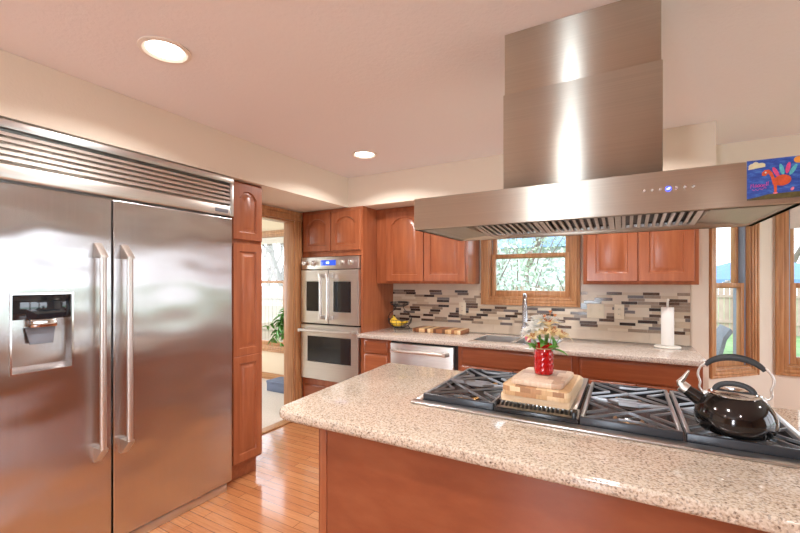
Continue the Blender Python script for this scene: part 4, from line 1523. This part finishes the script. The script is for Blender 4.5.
px_, py_ = 0.268, 3.47
t = Thing('paper_towel_holder', 'upright white paper towel holder at the right end of the back counter', 'paper towel holder', (px_, py_, 0.92))
mb = MB(); mb.lathe([(0.082, 0.0005), (0.084, 0.006), (0.078, 0.012), (0.02, 0.014)], (px_, py_, 0.92), 32); t.part('base', mb, M_white)
mb = MB(); mb.cyl((px_, py_, 0.932), (px_, py_, 1.255), 0.008, 12); mb.ball((px_, py_, 1.262), 0.012); t.part('rod', mb, M_white)
mb = MB(); mb.lathe([(0.012, 0), (0.038, 0), (0.04, 0.003), (0.04, 0.272), (0.038, 0.275), (0.012, 0.275), (0.012, 0.0)], (px_, py_, 0.936), 28, False, False)
single('paper_towel_roll', mb, M_paper, 'white paper towel roll on the upright holder', 'paper towels')

# ------------------------------------------------------------------ ceiling lights


def can_light(label, x, y, show=True):
    t = Thing('recessed_light', label, 'ceiling light', (x, y, ZC - 0.02), 'recessed ceiling lights')
    mb = MB(); mb.lathe([(0.1, 0.0195), (0.1, 0.014), (0.085, 0.01), (0.07, 0.0195)], (x, y, ZC - 0.02), 32, False, False); t.part('trim_ring', mb, M_trimring)
    mb = MB(); mb.lathe([(0.071, 0.0185), (0.05, 0.013), (0.001, 0.011)], (x, y, ZC - 0.02), 28, False, True); t.part('lens', mb, M_lens)
    l = bpy.data.lights.new('can_lamp', 'AREA')
    l.shape = 'DISK'
    l.size = 0.14
    l.energy = CAN_POWER
    l.color = CAN_COLOR
    l.spread = R(150)
    lo = bpy.data.objects.new('can_lamp', l)
    lo.location = (x, y, ZC - 0.03)
    COL.objects.link(lo)
    return t


can_light('recessed ceiling light above the refrigerator, the larger and nearer one', -1.70, 0.99)
can_light('recessed ceiling light near the oven cabinet, the smaller far one', -1.755, 2.56)
can_light('added recessed fill light over the sink side of the kitchen, unseen behind the hood', -0.1, 2.6)  # unseen can, put in as interior fill
can_light('added recessed fill light behind the camera at the left', -1.70, -1.2)  # guessed fixture, added as a source of room light and steel reflections
can_light('added recessed fill light behind the camera in the middle', 0.6, -0.8)  # no known fixture here; invented to light the room from behind the camera
can_light('added recessed fill light out of frame just in front of the island', -0.45, 0.3)  # extra can added to brighten the island, flowers and hood front
can_light('added recessed fill light out of frame to the right by the bay', 2.1, 1.9)  # unseen can, added to give the right side of the room light

# ------------------------------------------------------------------ sunroom items
mb = MB()
mb.box(SW[0] + 0.02, SW[1] - 0.02, 4.072, 4.078, 1.93, 2.02); mb.cyl((SW[0] + 0.015, 4.085, 2.0), (SW[1] - 0.015, 4.085, 2.0), 0.018, 14)
single('roller_shade', mb, M_shade_fab, 'rolled up pale shade at the top of the sunroom window', 'window shade')
mb = MB()
mb.box(1.0 + BW2[0] + 0.02, 1.0 + BW2[1] - 0.02, 4.118, 4.124, 1.80, 2.0); mb.cyl((1.0 + BW2[0] + 0.015, 4.128, 1.995), (1.0 + BW2[1] - 0.015, 4.128, 1.995), 0.018, 14)
single('roller_shade', mb, M_shade_fab, 'pale shade at the top of the far right bay window', 'window shade')
t = Thing('storage_box', 'blue-grey box on the sunroom floor seen through the doorway', 'box', (-3.83, 3.72, 0))
M_bx = plain('blue_grey_box', srgb(112, 122, 146), 0.7, var=0.06)
mb = MB(); mb.box(-3.99, -3.66, 3.62, 3.86, 0.0, 0.10, 0.004); t.part('body', mb, M_bx)
mb = MB(); mb.box(-3.995, -3.655, 3.615, 3.865, 0.1005, 0.13, 0.004); t.part('lid', mb, M_bx)
sx_, sy_ = -3.58, 3.80
t = Thing('plant_stand', 'oak plant stand behind the doorway trim under the trailing plant', 'plant stand', (sx_, sy_, 0))
mb = MB(); mb.lathe([(0.13, 0.75), (0.13, 0.775)], (sx_, sy_, 0), 24); t.part('top', mb, M_oak)
for k in range(3):
    a = 2 * PI * k / 3
    mb = MB(); mb.tube([(sx_ + 0.08 * math.cos(a), sy_ + 0.08 * math.sin(a), 0.75), (sx_ + 0.12 * math.cos(a), sy_ + 0.12 * math.sin(a), 0.0)], 0.014, 8); t.part('leg', mb, M_oak)
t = Thing('trailing_plant', 'green trailing potted plant hanging in front of the sunroom window', 'plant', (sx_, sy_, 0.7755))
mb = MB(); mb.lathe([(0.07, 0.0), (0.1, 0.16), (0.108, 0.16), (0.108, 0.18), (0.095, 0.18), (0.09, 0.15)], (sx_, sy_, 0.7755), 24); t.part('pot', mb, plain('terracotta', srgb(176, 104, 72), 0.8))
mb = MB(); mb.lathe([(0.09, 0.148), (0.001, 0.152)], (sx_, sy_, 0.7755), 20); t.part('soil', mb, plain('soil', srgb(60, 44, 34), 0.95))
mb = MB()
rng = random.Random(3)
for k in range(26):
    az = R(rng.uniform(120, 250)) if k < 18 else rng.uniform(0, 2 * PI)
    reach = rng.uniform(0.22, 0.5)
    drop = rng.uniform(0.05, 0.55) * reach / 0.4
    up = rng.uniform(0.02, 0.12)
    pts = []
    for i in range(8):
        s = i / 7
        pts.append(Vector((sx_ + math.cos(az) * reach * (s ** 0.8), sy_ - 0.04 + math.sin(az) * reach * 0.5 * s, 0.92 + up * math.sin(PI * min(1, s * 1.1)) * 1.5 - min(drop, 0.2 + 0.1 * rng.random()) * s * s)))
    mb.mi = 0
    mb.tube(pts, 0.0028, 5)
    mb.mi = 1
    for i in range(1, 8):
        for sd in (-1, 1):
            d = (pts[i] - pts[i - 1]).normalized()
            M = Matrix.Translation(pts[i]) @ d.to_track_quat('X', 'Z').to_matrix().to_4x4() @ Matrix.Rotation(sd * R(55), 4, 'Z') @ Matrix.Rotation(R(rng.uniform(-30, 40)), 4, 'Y')
            petal(mb, M, rng.uniform(0.08, 0.13), rng.uniform(0.03, 0.045), lambda s: 0.1 * s - 0.3 * s * s, 5)
t.part('foliage', mb, [M_green, M_leaf])

# ------------------------------------------------------------------ outdoors
GZ0 = -0.35


def grass_mat():
    return plain('lawn_grass', srgb(118, 148, 98), 0.95, var=0.25, vscale=3, bmp=0.4, bscale=60)


mb = MB(); mb.box(-40, 40, 4.5, 60, GZ0 - 0.2, GZ0); mb.box(-40, -5.9, -12, 4.5, GZ0 - 0.2, GZ0); mb.box(-5.9, 40, -20, -3.4, GZ0 - 0.2, GZ0); mb.box(3.9, 40, -3.4, 4.5, GZ0 - 0.2, GZ0)
struct('ground', mb, grass_mat())
M_fence = plain('weathered_fence', srgb(164, 144, 132), 0.85, var=0.12, vscale=4)
M_bark = plain('grey_bark', srgb(128, 116, 108), 0.9, var=0.2, vscale=20)
M_fol = plain('pale_foliage', srgb(154, 170, 146), 0.8, var=0.3, vscale=2)
M_fol2 = plain('frosty_foliage', srgb(180, 192, 182), 0.8, var=0.22, vscale=2)


def fence(label, x0, x1, y, h):
    t = Thing('wood_fence', label, 'fence', ((x0 + x1) / 2, y, GZ0))
    mb = MB()
    x = x0
    while x < x1:
        mb.prism([(x, y, GZ0 + 0.03), (x + 0.135, y, GZ0 + 0.03), (x + 0.135, y, GZ0 + h - 0.03), (x + 0.11, y, GZ0 + h), (x + 0.025, y, GZ0 + h), (x, y, GZ0 + h - 0.03)], (0, 0.02, 0))
        x += 0.15
    t.part('boards', mb, M_fence)
    for z in (0.35, h - 0.35):
        mb = MB(); mb.box(x0, x1, y - 0.04, y, GZ0 + z, GZ0 + z + 0.09); t.part('rail', mb, M_fence)
    x = x0
    while x <= x1:
        mb = MB(); mb.box(x, x + 0.1, y - 0.14, y - 0.04, GZ0, GZ0 + h - 0.05); t.part('post', mb, M_fence)
        x += 2.4


fence('pale board fence seen through the sunroom window', -13, -5.5, 8.2, 1.6)
fence('weathered board fence at the end of the lawn beyond the bay windows', -4, 16, 17.0, 1.55)


def leaves(mb, c, r, n, size, rng, sq=1.0):
    for _ in range(n):
        v = Vector((rng.gauss(0, 1), rng.gauss(0, 1), rng.gauss(0, 1))).normalized() * r * (rng.random() ** 0.4)
        p = Vector(c) + Vector((v.x, v.y, v.z * sq))
        a = Vector((rng.gauss(0, 1), rng.gauss(0, 1), rng.gauss(0, 1))).normalized()
        b = a.orthogonal().normalized()
        s = size * rng.uniform(0.6, 1.4)
        mb.raw([p - a * s, p + b * s * 0.5, p + a * s, p - b * s * 0.5], [[0, 1, 2, 3]])


def shrub(label, x, y, r, h, seed, mat, n=2600):
    rng = random.Random(seed)
    t = Thing('shrub', label, 'shrub', (x, y, GZ0))
    mb = MB()
    for k in range(9):
        a = 2 * PI * k / 9
        mb.tube([(x, y, GZ0), (x + r * 0.4 * math.cos(a), y + r * 0.4 * math.sin(a), GZ0 + h * 0.5), (x + r * 0.75 * math.cos(a), y + r * 0.75 * math.sin(a), GZ0 + h * rng.uniform(0.7, 0.95))], [0.03, 0.018, 0.006], 6)
    t.part('stems', mb, M_bark)
    mb = MB()
    leaves(mb, (x, y, GZ0 + h * 0.55), r, n, 0.05, rng, h * 0.5 / r)
    t.part('foliage', mb, mat, smooth=0)


def tree(label, x, y, h, seed, mat, nl, spread=0.55, depth=5):
    rng = random.Random(seed)
    t = Thing('tree', label, 'tree', (x, y, GZ0))
    mbw, mbl = MB(), MB()

    def grow(p, d, L, r, lev):
        q_ = p + d * L
        mid = p + d * L * 0.5 + Vector((rng.uniform(-1, 1), rng.uniform(-1, 1), 0)) * L * 0.06
        mbw.tube([p, mid, q_], [r, r * 0.85, r * 0.7], 6 if lev < 2 else 4)
        if lev >= depth:
            if nl:
                leaves(mbl, q_, L * 1.1, nl, 0.07, rng)
            return
        for k in range(3 if lev < 3 else 2):
            ax = Vector((rng.gauss(0, 1), rng.gauss(0, 1), rng.gauss(0, 0.4))).normalized()
            nd = (d + ax * spread + Vector((0, 0, 0.12))).normalized()
            grow(q_, nd, L * rng.uniform(0.68, 0.86), r * 0.62, lev + 1)
    grow(Vector((x, y, GZ0)), Vector((0, 0, 1)), h * 0.26, h * 0.02, 0)
    t.part('branches', mbw, M_bark)
    if nl:
        t.part('foliage', mbl, mat, smooth=0)


shrub('large pale shrub filling the left of the sink window view', -2.6, 7.0, 1.3, 2.9, 11, M_fol2)
shrub('large pale shrub filling the right of the sink window view', -0.75, 9.7, 1.35, 2.5, 12, M_fol2)
shrub('tall green shrub behind the others in the sink window view', -3.0, 13.2, 2.4, 5.0, 13, M_fol, 3500)
tree('bare branching tree beyond the sunroom window', -9.6, 9.3, 6.0, 5, None, 0)
tree('bare tree further left behind the sunroom fence', -14.2, 13.0, 6.5, 9, None, 0)
tree('leafy tree standing behind the lawn fence beyond the left bay window', 5.4, 20.5, 8.0, 21, M_fol, 5)
tree('leafy tree standing behind the lawn fence beyond the right bay window', 11.5, 19.0, 8.5, 22, M_fol, 5)
tree('leafy tree behind the shrubs in the sink window view', -4.0, 19, 8.0, 23, M_fol2, 6)

M_canvas = plain('blue_canvas', srgb(96, 128, 164), 0.8, var=0.05, vscale=4)
ux, uy = 2.35, 10.6
t = Thing('patio_umbrella', 'blue patio umbrella open over the lawn beyond the left bay window', 'umbrella', (ux, uy, GZ0))
mb = MB(); mb.lathe([(1.45, 1.66), (1.42, 1.78), (0.75, 2.05), (0.02, 2.26), (0.015, 2.25), (0.75, 2.03), (1.4, 1.77)], (ux, uy, GZ0), 8, False, False); t.part('canopy', mb, M_canvas, smooth=10)
mb = MB(); mb.cyl((ux, uy, GZ0), (ux, uy, GZ0 + 2.3), 0.022, 10); t.part('pole', mb, M_bark)
mb = MB(); mb.lathe([(0.25, 0), (0.25, 0.05), (0.05, 0.09)], (ux, uy, GZ0), 20); t.part('base', mb, M_bark)

ax_, ay_ = 0.6, 5.95
t = Thing('patio_chair', 'dark grey curved patio chair outside the left bay window', 'chair', (ax_, ay_, GZ0))
M_ch = plain('dark_patio_chair', srgb(96, 100, 110), 0.7, var=0.1, vscale=30)
mb = MB()
shell = []
prof = [(-0.30, 0.42), (-0.1, 0.38), (0.1, 0.40), (0.22, 0.55), (0.30, 0.85), (0.36, 1.12), (0.42, 1.22)]
for (dx, dz) in prof:
    shell.append([(ax_ - 0.26, ay_ + 0, 0), ])
ls = []
for (dx, dz) in prof:
    ls.append([(ax_ + dx, ay_ - 0.28, GZ0 + dz), (ax_ + dx, ay_ + 0.28, GZ0 + dz), (ax_ + dx + 0.03, ay_ + 0.28, GZ0 + dz - 0.03), (ax_ + dx + 0.03, ay_ - 0.28, GZ0 + dz - 0.03)])
mb.loops(ls)
t.part('seat_shell', mb, M_ch)
for dx in (-0.25, 0.25):
    for dy in (-0.24, 0.24):
        mb = MB(); mb.cyl((ax_ + dx, ay_ + dy, GZ0), (ax_ + dx * 0.9, ay_ + dy, GZ0 + (0.4 if dx < 0 else 0.6)), 0.018, 8); t.part('leg', mb, M_ch)

hx_, hy_ = 2.6, 24.0
t = Thing('house', 'far house with blue-grey roof behind the trees', 'house', (hx_, hy_, GZ0))
mb = MB(); mb.box(-7, 1.0, 20, 25, GZ0, 3.0); t.part('walls', mb, plain('siding', srgb(196, 200, 204), 0.8))
mb = MB(); mb.prism([(-7.4, 19.6, 3.0), (-7.4, 22.5, 4.9), (-7.4, 25.4, 3.0)], (8.8, 0, 0)); t.part('roof', mb, plain('blue_grey_roof', srgb(122, 150, 180), 0.8, var=0.06))
